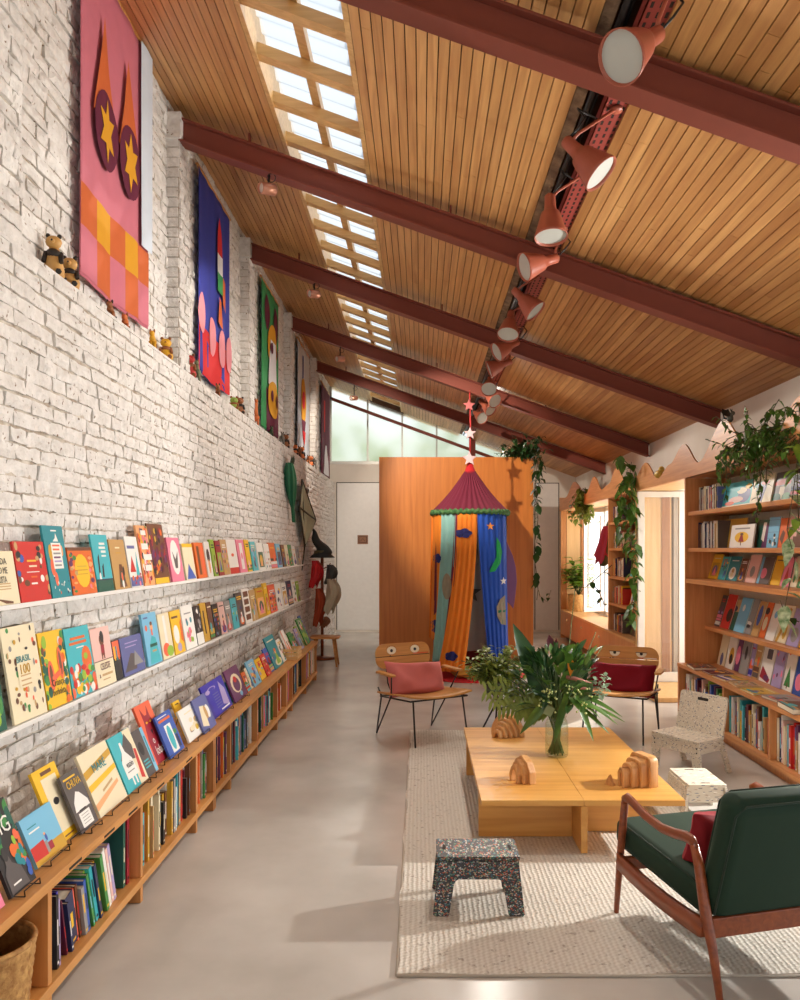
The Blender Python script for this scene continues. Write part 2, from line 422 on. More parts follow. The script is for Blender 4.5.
# lamp slot: rubble edge, black conduit, perforated red tray
RUB=noisy('rubble_edge',(84,62,46),(150,124,96),12,.9,.9,dist=.03)
m=MB(); slope(m,S0-.0,S0+.05,Y0,YB,-.005,.12,0,.5)
struct(m.build('trim_1',RUB))
c=MB(); xs=.815; c.tube([(xs,Y0,zc(xs)+.0),(xs,YB,zc(xs)+.0)],.016,10); c.tube([(xs+.035,Y0,zc(xs)+.03),(xs+.035,YB,zc(xs)+.03)],.010,8)
tag(c.build('conduit',BLACK),'black conduit pipes running along the ceiling slot beside the red tray','pipe')
ct=thing('cable_tray','red perforated steel cable tray along the ceiling that carries the lamps','cable tray',(0,0,0))
t_=MB(); xa,xb=.865,.985; zt=zc(.92)-.035
t_.box(xa,xb,Y0,YB-.1,zt,zt+.006); t_.box(xa,xa+.005,Y0,YB-.1,zt,zt+.05); t_.box(xb-.005,xb,Y0,YB-.1,zt,zt+.05); t_.build('channel',TRAY,ct)
h=MB(); y=0.
while y<YB-.2:
    for xx in (.888,.925,.962): h.box(xx-.006,xx+.006,y,y+.032,zt-.0012,zt)
    y+=.058
h.build('perforation_shade',DARK,ct)  # near-black boxes laid on as the shaded perforations of the tray
# ------------------------------------------------------------------ books
PAL={'red':(206,46,40),'crimson':(160,30,50),'orange':(228,108,40),'yellow':(244,194,40),'mustard':(208,160,50),'green':(64,142,70),
 'dark green':(24,92,76),'lime':(150,190,60),'teal':(24,138,150),'turquoise':(64,184,196),'sky blue':(122,192,226),'blue':(52,92,180),
 'deep blue':(52,50,166),'navy':(34,44,84),'purple':(104,52,100),'lilac':(176,160,206),'pink':(238,130,158),'pale pink':(240,196,186),
 'cream':(238,226,192),'white':(242,240,234),'grey':(150,148,146),'dark grey':(88,82,82),'black':(38,36,38),'brown':(112,70,46),
 'tan':(200,164,112),'kraft':(198,156,96),'coral':(240,106,70),'peach':(244,176,120),'maroon':(96,26,52),'slate blue':(96,104,160),'gold':(214,176,60)}
def BC(c): return M(PAL[c] if isinstance(c,str) else c, .38, name='book_%s'%(c.replace(' ','_') if isinstance(c,str) else 'ink'), var=.03)
NTH=['','first','second','third','fourth','fifth','sixth','seventh','eighth','ninth','tenth','eleventh','twelfth','thirteenth','fourteenth',
 'fifteenth','sixteenth','seventeenth','eighteenth','nineteenth','twentieth']
NTH+=['twenty-%s'%NTH[i] for i in range(1,10)]+['thirtieth']+['thirty-%s'%NTH[i] for i in range(1,10)]

def rand_art(rn, base):
    """flat shapes of a cover, in 0..1 coordinates"""
    cs=[k for k in PAL if k!=base]; a=[]
    k=rn.choice(('blobs','figure','bands','figure','spots','frame'))
    ink=rn.choice(('white','black','yellow','cream','red','navy'))
    if ink==base: ink='white'
    if k=='blobs':
        for i in range(rn.randint(6,12)): a.append(('e',rn.uniform(.12,.88),rn.uniform(.08,.75),rn.uniform(.04,.16),rn.uniform(.03,.12),rn.choice(cs)))
    elif k=='figure':
        c=rn.choice(cs); x=rn.uniform(.4,.62)
        a+=[('e',x,.16,.36,.12,rn.choice(cs)),('p',[(x-.2,.1),(x+.2,.1),(x+.07,.42),(x-.07,.42)],c),('e',x,.49,.1,.08,rn.choice(('brown','peach','tan'))),('e',x,.54,.11,.05,rn.choice(('black','brown','orange')))]
        for i in range(3): a.append(('e',rn.uniform(.1,.9),rn.uniform(.2,.6),.05,.04,rn.choice(cs)))
    elif k=='bands':
        z=.05
        for i in range(rn.randint(2,4)):
            h=rn.uniform(.08,.18); a.append(('r',.0 if i else .04,z,1,z+h*.8,rn.choice(cs))); z+=h
        a.append(('e',rn.uniform(.3,.7),z,.18,.14,rn.choice(cs)))
    elif k=='spots':
        for i in range(5):
            for j in range(4):
                if rn.random()<.75: a.append(('e',.14+.24*j+rn.uniform(-.05,.05),.1+.14*i,.07,.05,rn.choice(cs)))
    else:
        a+=[('r',.12,.1,.88,.66,rn.choice(cs)),('e',.5,.36,.26,.2,rn.choice(cs)),('p',[(.3,.14),(.7,.14),(.5,.5)],rn.choice(cs))]
    z=rn.uniform(.76,.86)
    for i in range(rn.randint(1,2)):
        w=rn.uniform(.25,.38); a.append(('r',.5-w,z-.0,.5+w,z+.035,ink)); z-=.065
    return a
def art_mesh(mb, art, w, h, midx, y=-.0005):
    k=0
    for s in art:
        k+=1; yy=y-.00003*k; mi=midx(s[-1])
        if s[0]=='r': pts=[(s[1],s[2]),(s[3],s[2]),(s[3],s[4]),(s[1],s[4])]
        elif s[0]=='e':
            pts=[(s[1]+s[3]*math.cos(2*PI*i/14), s[2]+s[4]*math.sin(2*PI*i/14)) for i in range(14)]
        elif s[0]=='star':
            pts=[(s[1]+s[3]*(1 if i%2==0 else .45)*math.sin(PI*i/5), s[2]+s[3]*w/h*(1 if i%2==0 else .45)*math.cos(PI*i/5)) for i in range(10)][::-1]
        else: pts=s[1]
        b=len(mb.v); mb.v += [(min(.998,max(.002,x))*w, yy, min(.998,max(.002,z))*h) for x,z in pts]
        mb.face(range(b,b+len(pts)), mi)
class Mats:
    def __init__(s): s.l=[]
    def __call__(s, c):
        mt=c if isinstance(c,bpy.types.Material) else BC(c)
        if mt not in s.l: s.l.append(mt)
        return s.l.index(mt)
def text_obj(txt, size, mat, parent, loc, align='CENTER', rotx=PI/2, rotz=0, sx=1):
    cu=bpy.data.curves.new('title','FONT'); cu.body=txt; cu.size=size; cu.align_x=align; cu.align_y='CENTER'; cu.extrude=.0003; cu.resolution_u=2; cu.space_line=.9
    tmp=bpy.data.objects.new('title_curve',cu); COL.objects.link(tmp)
    dg=bpy.context.evaluated_depsgraph_get(); me=bpy.data.meshes.new_from_object(tmp.evaluated_get(dg))
    bpy.data.objects.remove(tmp); bpy.data.curves.remove(cu)
    me.materials.clear(); me.materials.append(mat)
    o=bpy.data.objects.new('title',me); COL.objects.link(o); o.parent=parent; o.location=loc; o.rotation_euler=(rotx,0,rotz); o.scale=(sx,1,1)
    return o
def cover_mb(mb, w, h, t, m, spine='l'):
    e=.0022
    mb.box(0,w,0,e,0,h,m); mb.box(0,w,t-e,t,0,h,m); mb.box(0,e,e,t-e,0,h,m)
def pages_mb(mb, w, h, t, m):
    mb.box(.0022,w-.004,.0022,t-.0022,.003,h-.003,m)
def face_book(label, loc, w, h, t, lean, rz, color, art, group, near=False, titles=(), name='picture_book', spine_color=None):
    ca=math.sin(lean)*t
    loc=(loc[0],loc[1],loc[2]+abs(ca)+.0006); rot=(-lean,0,rz)
    if near:
        o=thing(name,label,'book',loc,rot,group)
        mb=MB(); cover_mb(mb,w,h,t,0); mm=[BC(color)]
        if spine_color: mm.append(BC(spine_color)); mb.box(-.0006,0,0,t,0,h,1)
        cv=mb.build('cover',mm,o)
        mb=MB(); pages_mb(mb,w,h,t,0); mb.build('page_block',PAGES,o)
        if art:
            ms=Mats(); mb=MB(); art_mesh(mb,art,w,h,ms); mb.build('cover_print',ms.l,cv)
        for tx in titles:
            text_obj(tx[0],tx[3]*h,BC(tx[4]),cv,(tx[1]*w,-.004,tx[2]*h),rotz=0,sx=tx[5] if len(tx)>5 else 1)
    else:
        ms=Mats(); mb=MB(); cover_mb(mb,w,h,t,ms(color)); pages_mb(mb,w,h,t,ms(PAGES))
        if art: art_mesh(mb,art,w,h,ms)
        o=mb.build(name,ms.l,None,loc,rot); tag(o,label,'book',group)
    return o
def spine_book(label, loc, t, h, dep, rz, color, group, lean=0, rn=None, name='book'):
    ms=Mats(); mb=MB(); e=.002
    c=ms(color); mb.box(0,e,0,dep,0,h,c); mb.box(t-e,t,0,dep,0,h,c); mb.box(e,t-e,0,e,0,h,c)
    mb.box(e,t-e,e,dep-.004,.003,h-.003,ms(PAGES))
    if rn and t>.007:
        ink=rn.choice(('white','yellow','black','cream','red','sky blue'))
        if ink!=color:
            z0=h*rn.uniform(.3,.45); z1=z0+h*rn.uniform(.2,.4)
            mb.box(t*.3,t*.7,-.0005,0,z0,z1,ms(ink)); mb.box(t*.2,t*.8,-.0005,0,h*.06,h*.1,ms(ink))
    o=mb.build(name,ms.l,None,loc,(0,-lean,rz)); tag(o,label,'book',group); return o
SPC=['navy','blue','black','green','cream','white','red','mustard','grey','tan','lime','maroon','brown','purple','white','cream','dark green','slate blue','orange','pale pink','white','kraft','turquoise','pink','dark grey']
def spine_row(y0, y1, x, z, hmin, hmax, rz, place, group, rn, tmin=.006, tmax=.024, lean=0, dep=.2, cols=None, limit=40):
    """books with their spines to the aisle from y0 to y1 (either direction)"""
    d=1 if y1>y0 else -1; y=y0; n=0; ln=lean
    L=abs(y1-y0); pos=0
    while n<limit:
        t=rn.uniform(tmin,tmax); h=rn.uniform(hmin,hmax); ca=math.cos(ln)
        need=t/ca
        if pos+need>L: break
        n+=1; c=rn.choice(cols or SPC)
        th='thin' if t<.011 else ('thick' if t>.019 else 'slim')
        lab='%s %s book, %s %s'%(th,c,NTH[n],place)
        spine_book(lab,(x+rn.uniform(-.012,.012),y0+d*pos,z),t,h,dep,rz,c,group,ln,rn)
        pos+=need+.0008
    return n

# ---- long low oak bench on the left: three units
BX=-1.25; BT=.479
DIV=[1.75,2.57,3.42,4.26,5.03,5.85,6.67,7.45,8.33,9.2]
UN=[(1.75,4.65,'nearest'),(4.65,7.14,'middle'),(7.14,9.2,'farthest')]
for (ya,yb,w) in UN:
    o=thing('low_bookcase','%s unit of the low oak bookshelf along the white brick wall'%w,'bookshelf',(0,ya,0),(0,0,0),'low oak bookshelf units along the brick wall')
    L=yb-ya-.002
    m=MB(); m.box(-1.632,BX,0,L,BT-.035,BT); m.build('top_board',OAK,o,bevel=.0015)
    if w=='nearest':
        m=MB()
        for yy in (3.05,3.3,3.65,4.1,2.75): m.box(BX-.003,BX+.0008,yy-ya-.05,yy-ya+.05,BT-.026,BT-.016)
        m.build('label_slot',DARK,o)
    m=MB(); m.box(-1.632,BX-.005,0,L,.08,.115); m.build('bottom_board',OAK,o,bevel=.0015)
    m=MB(); m.box(-1.632,-1.622,0,L,.115,BT-.035); m.build('back_panel',OAKZ,o)
    m=MB(); m.box(-1.52,-1.50,0,L,0.003,.08); m.build('plinth',OAKZ,o)
    ds=[d for d in DIV if ya-.01<=d<=yb+.01]+([ya] if w!='nearest' else [])+([yb] if w!='farthest' else [])
    for d in sorted(set(ds)):
        dd=d-ya; dd=max(0.0,min(dd,L-.03))
        m=MB(); m.box(-1.621,BX-.012,dd,dd+.028,.116,BT-.036); m.build('divider',OAKZ,o)
        m=MB(); m.box(-1.621,BX-.012,dd,dd+.028,.002,.0795); m.build('leg',OAKZ,o)
# ---- two white wall shelves
SHX=-1.53
for z,w in ((1.385,'upper'),(.922,'lower')):
    o=thing('wall_shelf','%s long white picture ledge on the brick wall full of face-out books'%w,'shelf',(0,0,z),group='white picture ledges on the brick wall')
    m=MB(); m.box(XL+.018,SHX,1.6,9.9,-.014,0); m.build('board',WHITEW,o,bevel=.002)
    m=MB(); m.box(SHX,SHX+.005,1.6,9.9,-.0145,.004); m.build('lip',WHITEW,o,bevel=.002)

BXS=-1.545
def yl(px,x=BXS): return F*x/(px-CX)
rn=random.Random(77)
G1='face-out books on the upper white ledge'; G2='face-out books on the lower white ledge'
# pxL,pxR at the foot, py of the top, colour, art, titles, description
def ledge(rows, zb_, group, place, near_n, lean=.16):
    n=0; prev=None
    for i,rw in enumerate(rows):
        pl,pr,pt,c=rw[:4]; art=rw[4] if len(rw)>4 else None; ti=rw[5] if len(rw)>5 else (); de=rw[6] if len(rw)>6 else None; back=rw[7] if len(rw)>7 else 0
        x=BXS-.02*back; y0=yl(pl,x); y1=yl(pr,x)
        s=(CX-pl)/(-x+.03); top=EYE+(CY-pt)/s; h=(top-zb_)/math.cos(lean); w=y1-y0-.003
        h=max(.12,min(h,.4)); t=rn.uniform(.008,.016); n+=1
        if art is None: art=rand_art(rn,c)
        lab=(de+', %s from near end of %s ledge'%(NTH[n],place)) if de else '%s picture book, %s from near end of %s white ledge'%(c,NTH[n],place)
        face_book(lab,(x,y0,zb_),w,h,t,lean,PI/2,c,art,group,near=i<near_n,titles=ti)
    return n
def many(rn,n,cols,x0=.08,x1=.92,z0=.05,z1=.95,r=(.03,.08)):
    return [('e',rn.uniform(x0,x1),rn.uniform(z0,z1),rn.uniform(*r),rn.uniform(*r)*.8,rn.choice(cols)) for _ in range(n)]
rb=random.Random(5)
red_art=many(rb,11,['white','brown','black','tan','blue'],.03,.3,.05,.95,(.04,.09))+many(rb,11,['white','brown','black','tan'],.7,.97,.05,.95,(.04,.09))+[('r',.36,.66,.66,.69,'yellow'),('r',.4,.57,.66,.6,'cream'),('r',.3,.48,.72,.495,'white'),('r',.42,.39,.62,.42,'orange'),('r',.4,.28,.6,.31,'white')]
map_art=[('p',[(.42,.78),(.7,.78),(.6,.9),(.55,.83)],'white'),('e',.24,.62,.1,.12,'mustard'),('e',.24,.42,.1,.12,'coral'),('e',.8,.65,.06,.08,'peach'),('e',.34,.26,.08,.1,'coral'),('r',.3,.4,.78,.76,'white')]+[('r',.36,.71-.055*i,.72-.03*(i%2),.735-.055*i,['coral','coral','grey','purple','lilac','grey'][i]) for i in range(6)]+many(rb,14,['blue','orange','white','navy'],.1,.95,.03,.3,(.015,.03))+[('r',.38,.92,.66,.94,'white')]
col_art=[('e',.5,.5,.3,.36,'yellow'),('r',.28,.5,.72,.53,'mustard'),('r',.3,.42,.7,.44,'mustard'),('r',.3,.58,.7,.61,'gold')]+many(rb,16,['orange','purple','red','peach','green','tan'],.03,.25,.05,.9)+many(rb,14,['orange','purple','red','peach','pink'],.75,.97,.05,.9)+[('r',0,.93,1,1,'brown')]
birds_art=[('r',.45,.82,.8,.86,'white'),('r',.4,.75,.8,.79,'white'),('r',.5,.68,.8,.72,'white'),('r',.5,.61,.78,.64,'white'),('p',[(.2,.3),(.28,.3),(.34,.66),(.24,.6)],'black'),('p',[(.4,.25),(.5,.25),(.55,.5),(.44,.44)],'black'),('e',.25,.22,.06,.12,'white'),('r',0,.0,1,.2,'dark green'),('r',0,.2,1,.22,'navy')]
kraft_art=[('p',[(.3,.04),(.8,.04),(.62,.5),(.45,.5)],'brown'),('e',.54,.2,.12,.16,'dark green'),('e',.55,.24,.06,.1,'coral'),('e',.56,.1,.07,.08,'white'),('e',.7,.36,.06,.1,'black'),('r',.35,.82,.65,.85,'cream'),('r',.35,.72,.7,.74,'mustard')]
land_art=[('p',[(.1,.3),(.55,.3),(.35,.62)],'red'),('p',[(.55,.2),(.85,.2),(.75,.72)],'turquoise'),('r',.1,.76,.7,.82,'slate blue'),('r',.02,.02,.98,.2,'slate blue')]+many(rb,10,['red','orange','blue','pink'],.05,.9,.05,.25)
mix_art=many(rb,70,['orange','purple','crimson','yellow','white','black','coral','green','pink'],.05,.95,.03,.97,(.04,.09))+[('r',.3,.84,.75,.92,'white'),('r',.2,.6,.78,.7,'white'),('r',.3,.42,.98,.52,'white'),('r',.28,.24,.85,.34,'white')]
mix2=many(rb,60,['maroon','purple','crimson','black','orange','gold'],.05,.95,.2,.9,(.04,.09))+[('r',.0,.0,.9,.1,'yellow')]
vida_art=[('p',[(0,.3),(.15,.2),(.6,.02),(.8,.01),(.8,.05),(.4,.12),(.1,.34)],'brown')]+[('r',.3,.38-.05*i,.8,.4-.05*i,'tan') for i in range(3)]
up=[(-16,21,552,'cream',vida_art,(('VIDA',.60,.80,.17,'black',.95),('NÃO ME',.55,.63,.17,'black',.72),('ASSUSTA',.52,.46,.17,'black',.60)),'cream picture book with black hand-lettering'),
 (22,52,542,'red',red_art,(),'red picture book edged with small painted figures'),
 (53,73,526,'teal',map_art,(),'tall teal map book with a white title panel'),
 (74,98,548,'orange',col_art,(),'orange collage book with a yellow oval'),
 (99,115,535,'turquoise',birds_art,(),'turquoise book with black bird people'),
 (116,131,540,'kraft',kraft_art,(),'kraft brown book with a dark tree figure'),
 (132,144,537,'white',land_art,(),'white book with red and teal sails'),
 (145,156,526,'peach',mix_art,(),'multicoloured confetti book with white label strips'),
 (156,171,524,'brown',mix2,(),'brown book covered in dark petals'),
 (173,185,538,'pink',[('e',.5,.55,.36,.4,'white'),('p',[(.4,.3),(.6,.3),(.75,.7),(.5,.5),(.3,.7)],'dark grey')],(),'pink book with a white oval'),
 (187,197,544,'cream',[('r',0,.9,1,1,'yellow'),('p',[(.1,.02),(.98,.02),(.4,.45)],'blue')],(),'cream book with yellow top and blue wedge'),
 (199,208,543,'orange',[('r',.2,.1,.45,.9,'brown'),('r',.6,.1,.85,.9,'coral')],(),'orange book with two brown faces'),
 (209,214,542,'white',[('e',.5,.6,.3,.2,'black'),('e',.5,.3,.2,.2,'peach')],(),'white book with a dark portrait'),
 (215,219,540,'lime'),(220,225,541,'crimson'),(225,231,540,'tan'),
 (231,240,540,'white',[('r',0,0,1,.18,'red'),('e',.5,.55,.15,.05,'coral')],(),'white book with a red foot'),
 (241,248,540,'pink',[('r',.3,.1,.7,.9,'white'),('e',.5,.5,.12,.1,'pink')],(),'bright pink book'),
 (249,253,540,'yellow'),(254,259,542,'turquoise'),(260,266,543,'white'),(267,272,544,'white'),(272,278,543,'orange'),(279,283,544,'sky blue'),(284,287,545,'brown'),(287.5,290.5,545,'cream'),(291,294,545,'green'),(294.5,297.5,546,'white'),(298,301,547,'grey')]
ledge(up,1.385,G1,'upper',12)
pods=[('e',.3,.42,.12,.2,'coral'),('e',.72,.55,.1,.22,'coral'),('e',.3,.42,.06,.14,'brown'),('e',.72,.55,.05,.16,'brown'),('p',[(.3,.3),(.5,.36),(.7,.4),(.72,.48),(.5,.44),(.32,.4)],'coral')]
bra_art=many(rb,46,['brown','black','tan','grey','green','coral','mustard'],.04,.96,.04,.97,(.02,.05))+[('r',.3,.34,.72,.68,'cream')]+[('r',.36,.46-.05*i,.66,.475-.05*i,'tan') for i in range(3)]
casu_art=many(rb,26,['dark green','brown','green','lime','orange'],.0,.25,.02,.98,(.05,.1))+many(rb,26,['dark green','brown','green','white','orange'],.78,1,.02,.98,(.05,.09))+pods
tom_art=[('r',.2,.82,.8,.86,'orange'),('r',.14,.75,.84,.79,'orange'),('r',.4,.69,.7,.71,'white'),('e',.75,.5,.2,.2,'orange'),('e',.72,.55,.08,.05,'lime')]+many(rb,46,['red','orange','white','lime','yellow','coral','green','white'],.03,.97,.02,.42,(.05,.1))
cel_art=[('r',0,0,1,.44,'cream'),('r',0,.43,1,.445,'brown'),('e',.52,.78,.12,.1,'brown'),('e',.56,.84,.1,.1,'black'),('p',[(.42,.52),(.6,.52),(.62,.7),(.44,.7)],'crimson'),('p',[(.42,.46),(.48,.46),(.5,.56),(.44,.56)],'brown'),('p',[(.54,.46),(.6,.46),(.58,.56),(.52,.56)],'brown'),('r',.3,.17,.86,.21,'tan'),('r',.32,.1,.7,.12,'tan')]
lady=[('p',[(.16,.02),(.9,.02),(.74,.5),(.5,.56),(.3,.4)],'turquoise'),('e',.56,.72,.1,.08,'peach'),('e',.56,.79,.08,.04,'brown'),('r',.5,.56,.6,.68,'coral'),('e',.2,.72,.08,.06,'coral'),('r',.3,.34,.8,.4,'dark green'),('r',.4,.24,.7,.28,'tan'),('r',.1,.9,.4,.93,'slate blue')]
mid=[(-18,8,645,'dark green',many(rb,40,['green','lime','dark green'],.0,1,.02,.98,(.06,.14)),(),'leafy green picture book'),
 (15,48,628,'cream',bra_art,(('BRASIL',.5,.64,.10,'teal',.95),('100',.5,.53,.15,'mustard',1)),'tall cream book of painted animals titled BRASIL 100'),
 (49,73,633,'yellow',casu_art,(('Criança-',.52,.31,.13,'black',.8),('borboleta',.5,.19,.13,'black',.66)),'yellow book with orange caterpillar shape'),
 (74,98,629,'turquoise',tom_art,(),'turquoise book piled with tomatoes and leaves'),
 (98.5,117,629,'pale pink',cel_art,(('CELESTE',.5,.33,.16,'maroon',.66),('a',.16,.20,.13,'maroon',.8)),'pale pink book titled CELESTE'),
 (117.5,124,640,'black',[('r',.0,.55,1,.98,'coral'),('r',.1,.5,.3,.85,'yellow'),('r',.4,.5,.6,.85,'teal'),('r',.7,.5,.9,.85,'orange')],(),'small dark book with orange stripes'),
 (125,146,638,'slate blue',[('p',[(.05,.1),(.6,.1),(.7,.5),(.4,.55)],'dark grey'),('p',[(.5,.2),(.95,.2),(.6,.6)],'grey'),('r',.2,.82,.8,.85,'lilac'),('r',.2,.72,.7,.75,'lilac')],(),'slate blue book with grey birds'),
 (149,163,614,'sky blue',lady,(),'pale blue book with a green-gowned lady'),
 (164,175,614,'cream',[('r',.4,.05,.6,.95,'white'),('e',.4,.2,.3,.15,'coral'),('e',.7,.15,.3,.12,'lime')],(),'cream and green book'),
 (176,186,611,'yellow',[('r',.1,.82,.7,.87,'brown'),('e',.36,.45,.26,.22,'white'),('p',[(.75,.3),(1,.2),(1,.8),(.8,.7)],'orange'),('e',.5,.14,.2,.1,'lilac')],(),'yellow book with a white bird'),
 (187,198,606,'white',many(rb,14,['pink','teal','purple','orange','lime'],.2,.8,.15,.65,(.06,.1))+[('r',.2,.8,.8,.83,'grey')],(),'white book with a coloured cluster'),
 (198.5,205,606,'black',many(rb,10,['white','grey'],.1,.9,.3,.9,(.06,.1))+[('r',0,0,1,.3,'white')],(),'black and white patterned book'),
 (205.5,211,603,'mustard',[('r',.3,.2,.5,.8,'black')],(),'mustard book with black lettering'),
 (211.5,216,602,'brown'),(216.5,222,604,'black'),(222.5,228,602,'pale pink'),(228.5,234,601,'grey'),(234.5,240,598,'turquoise'),(240,246,593,'dark grey'),(246.5,253,589,'white',[('r',.15,.1+.22*i,.85,.26+.22*i,'brown') for i in range(4)],(),'white book with dark squares'),(253.5,259,590,'tan'),(259.5,267,588,'mustard'),(267.5,271,583,'yellow'),(271.5,278,585,'coral'),(278.5,284,584,'white'),(284.5,289,583,'white'),(289.5,294,581,'navy'),(294.5,298,580,'white'),(298.5,301,581,'lime')]
ledge(mid,.922,G2,'lower',12)

# ---- display books leaning on wire stands along the bench top
G3='display books on the low oak bookshelf top'
def wire_stand(x,y,z,w,lean,n):
    o=thing('book_stand','black wire book stand under %s'%n,'book stand',(x,y,z),(0,0,PI/2),'black wire book stands')
    m=MB(); c=math.cos(lean); s=math.sin(lean)
    for xx in (.18*w,.82*w):
        m.tube([(xx,-.021,.004),(xx,.03,.004),(xx,.03+.16*s,.004+.16*c)],.002,6)
        m.tube([(xx,.03+.16*s,.004+.16*c),(xx,.14,.003)],.002,6)
    m.build('frame',WIRE,o)
    m=MB(); m.tube([(.18*w,-.021,.004),(.18*w,-.019,.022),(.82*w,-.019,.022),(.82*w,-.021,.004)],.0022,6); m.build('lip',WIRE,o)
def bench(px0,px1,pt,c,art,titles,desc,bx=-1.315,lean=.39,yaw=0,stand=True,z0=.0,near=True):
    y0=yl(px0,bx); y1=yl(px1,bx); w=y1-y0-.004
    # height from the row of the top edge, allowing for the lean
    h=.2
    for _ in range(6):
        s=F/y0; h=(EYE+(CY-pt)/s-BT-z0-.012)/math.cos(lean)
    h=max(.12,min(h,.36)); t=.012
    face_book(desc,(bx,y0,BT+z0+(.006 if stand else 0)),w,h,t,lean,PI/2+yaw,c,art,G3,near=near,titles=titles)
    if stand: wire_stand(bx+.006,y0,BT,w,lean,desc.split(' with')[0].split(' titled')[0][:60])
ra=random.Random(21)
bench(-30,6,868,'pink',[('r',.55,.06,.85,.12,'black')],(),'coral pink book at the near edge of the oak shelf top',bx=-1.30,stand=False)
bench(12,37,812,'black',many(ra,20,['green','dark green','green'],.0,.98,.55,.99,(.08,.16))+many(ra,12,['orange','lime','coral'],.5,.98,.3,.6,(.06,.1))+many(ra,10,['blue','green','teal'],.6,.98,.05,.4,(.05,.1))+[('p',[(.05,.02),(.75,.02),(.66,.24),(.42,.32),(.36,.44),(.22,.44),(.2,.32),(.06,.24)],'dark grey'),('e',.28,.44,.1,.08,'black'),('r',.2,.09,.5,.11,'white')],(('HG',.50,.72,.26,'white',.9),),'dark jungle book with white HG lettering',bx=-1.295)
bench(38,68,822,'sky blue',[('r',0,0,1,.28,'mustard'),('p',[(.0,.12),(.42,.1),(.42,.42),(.0,.4)],'red'),('r',.42,.12,.5,.36,'grey'),('r',.5,.14,.64,.3,'crimson'),('e',.52,.42,.035,.08,'blue'),('e',.5,.5,.03,.03,'peach'),('r',.12,.76,.4,.78,'teal'),('r',.12,.66,.45,.69,'white')],(),'small landscape book in blue red and orange blocks',bx=-1.325,lean=.4)
bench(60,82,774,'yellow',[('r',.22,.12,.85,.86,'cream'),('r',.3,.9,.75,.95,'brown'),('e',.5,.52,.12,.05,'black'),('r',.3,.04,.7,.06,'brown')],(),'tall yellow book with a cream panel and tiny black bird',bx=-1.345)
bench(82,99,778,'dark grey',[('p',[(.12,.34),(.92,.34),(.9,.44),(.62,.62),(.45,.66),(.2,.5)],'white'),('r',.2,.05,.8,.3,'white'),('r',.3,.32,.66,.35,'black'),('r',.1,.9,.75,.93,'yellow')]+[('r',.3,.1+.05*i,.7,.11+.05*i,'grey') for i in range(4)],(('CHUVA',.5,.8,.18,'yellow',.8),),'dark grey book with a big white cake')
bench(101,128,757,'cream',[('p',[(0,.6),(1,.76),(1,.86),(0,.72)],'mustard'),('p',[(0,.4),(1,.52),(1,.6),(0,.5)],'yellow'),('p',[(0,.1),(.9,.3),(.9,.36),(0,.2)],'peach'),('p',[(.35,.3),(.75,.38),(.75,.42),(.35,.34)],'tan')],(('MARÉ',.5,.7,.19,'teal',1),),'cream book with yellow waves titled MARÉ')
bench(129,149,740,'turquoise',[('p',[(.62,.0),(1,0),(1,1),(.66,1)],'cream'),('p',[(.2,.55),(.7,.95),(.85,.7),(.8,.45)],'dark grey'),('p',[(.75,.1),(.9,.05),(.95,.6),(.85,.62)],'red'),('p',[(.2,.2),(.72,.2),(.66,.5),(.48,.66),(.44,.84),(.36,.84),(.34,.66),(.2,.5)],'white'),('r',.36,.06,.42,.2,'white'),('r',.5,.06,.56,.2,'white'),('r',.28,.3,.6,.32,'grey')],(('vazio',.46,.43,.16,'black',.85),),'pale book with a white bottle shape titled vazio')
bench(149,159,733,'dark grey',[('r',.74,0,1,1,'sky blue'),('r',.1,.25,.6,.28,'turquoise'),('r',.1,.18,.6,.21,'turquoise'),('r',.1,.32,.55,.35,'turquoise'),('e',.3,.6,.2,.15,'black'),('r',.82,.2,.92,.8,'teal')],(),'charcoal book with a light blue edge band')
bench(157,171,708,'coral',[('p',[(.1,.0),(.95,.0),(.95,.5),(.7,.75),(.7,.95),(.55,.8),(.4,.8),(.25,.95),(.25,.72),(.1,.4)],'crimson'),('e',.38,.68,.06,.02,'yellow'),('e',.62,.68,.06,.02,'yellow'),('p',[(.42,.55),(.56,.55),(.5,.44)],'black')],(('o',.35,.38,.18,'white',.9),('lobo',.5,.2,.22,'white',.85)),'orange book with a dark red wolf face',bx=-1.345)
bench(171,185,718,'blue',[('r',.3,.06,.72,.72,'white'),('e',.5,.4,.15,.3,'turquoise'),('r',.75,.1,.9,.4,'navy'),('e',.82,.48,.1,.06,'green'),('r',.1,.82,.85,.88,'orange'),('r',.1,.92,.7,.94,'white')],(),'blue book with a turquoise surfboard in a white panel')
bench(186,192,702,'yellow',[('r',.2,.9,.8,.93,'black')],(),'yellow book behind the white sketch book',bx=-1.39,stand=False)
bench(190,209,712,'white',many(ra,12,['cream','kraft','grey','gold'],.25,.75,.25,.6,(.05,.12))+[('r',.2,.8,.8,.84,'cream')],(),'white book with a pale gold sketch')
bench(205,217,700,'slate blue',[('p',[(.1,.2),(.5,.1),(.6,.7),(.3,.75)],'cream'),('e',.75,.5,.14,.2,'white'),('e',.6,.5,.1,.2,'kraft')],(),'small slate blue book with cream shapes',bx=-1.295,stand=False)
bench(213,233,688,'deep blue',[('e',.4,.8,.18,.06,'lilac'),('e',.4,.79,.14,.05,'deep blue'),('p',[(.65,.2),(.9,.1),(.92,.6),(.75,.9)],'lilac'),('e',.2,.75,.1,.06,'lilac'),('r',.5,.08,.9,.12,'white')]+[('r',.36,.2+.08*i,.62,.23+.08*i,'slate blue') for i in range(6)],(),'large deep blue book with lilac drawings',bx=-1.335)
bench(232.5,238,682,'turquoise',[('e',.5,.5,.3,.2,'blue'),('e',.4,.55,.1,.1,'white')],(),'turquoise book beside the deep blue book',bx=-1.36,stand=False)
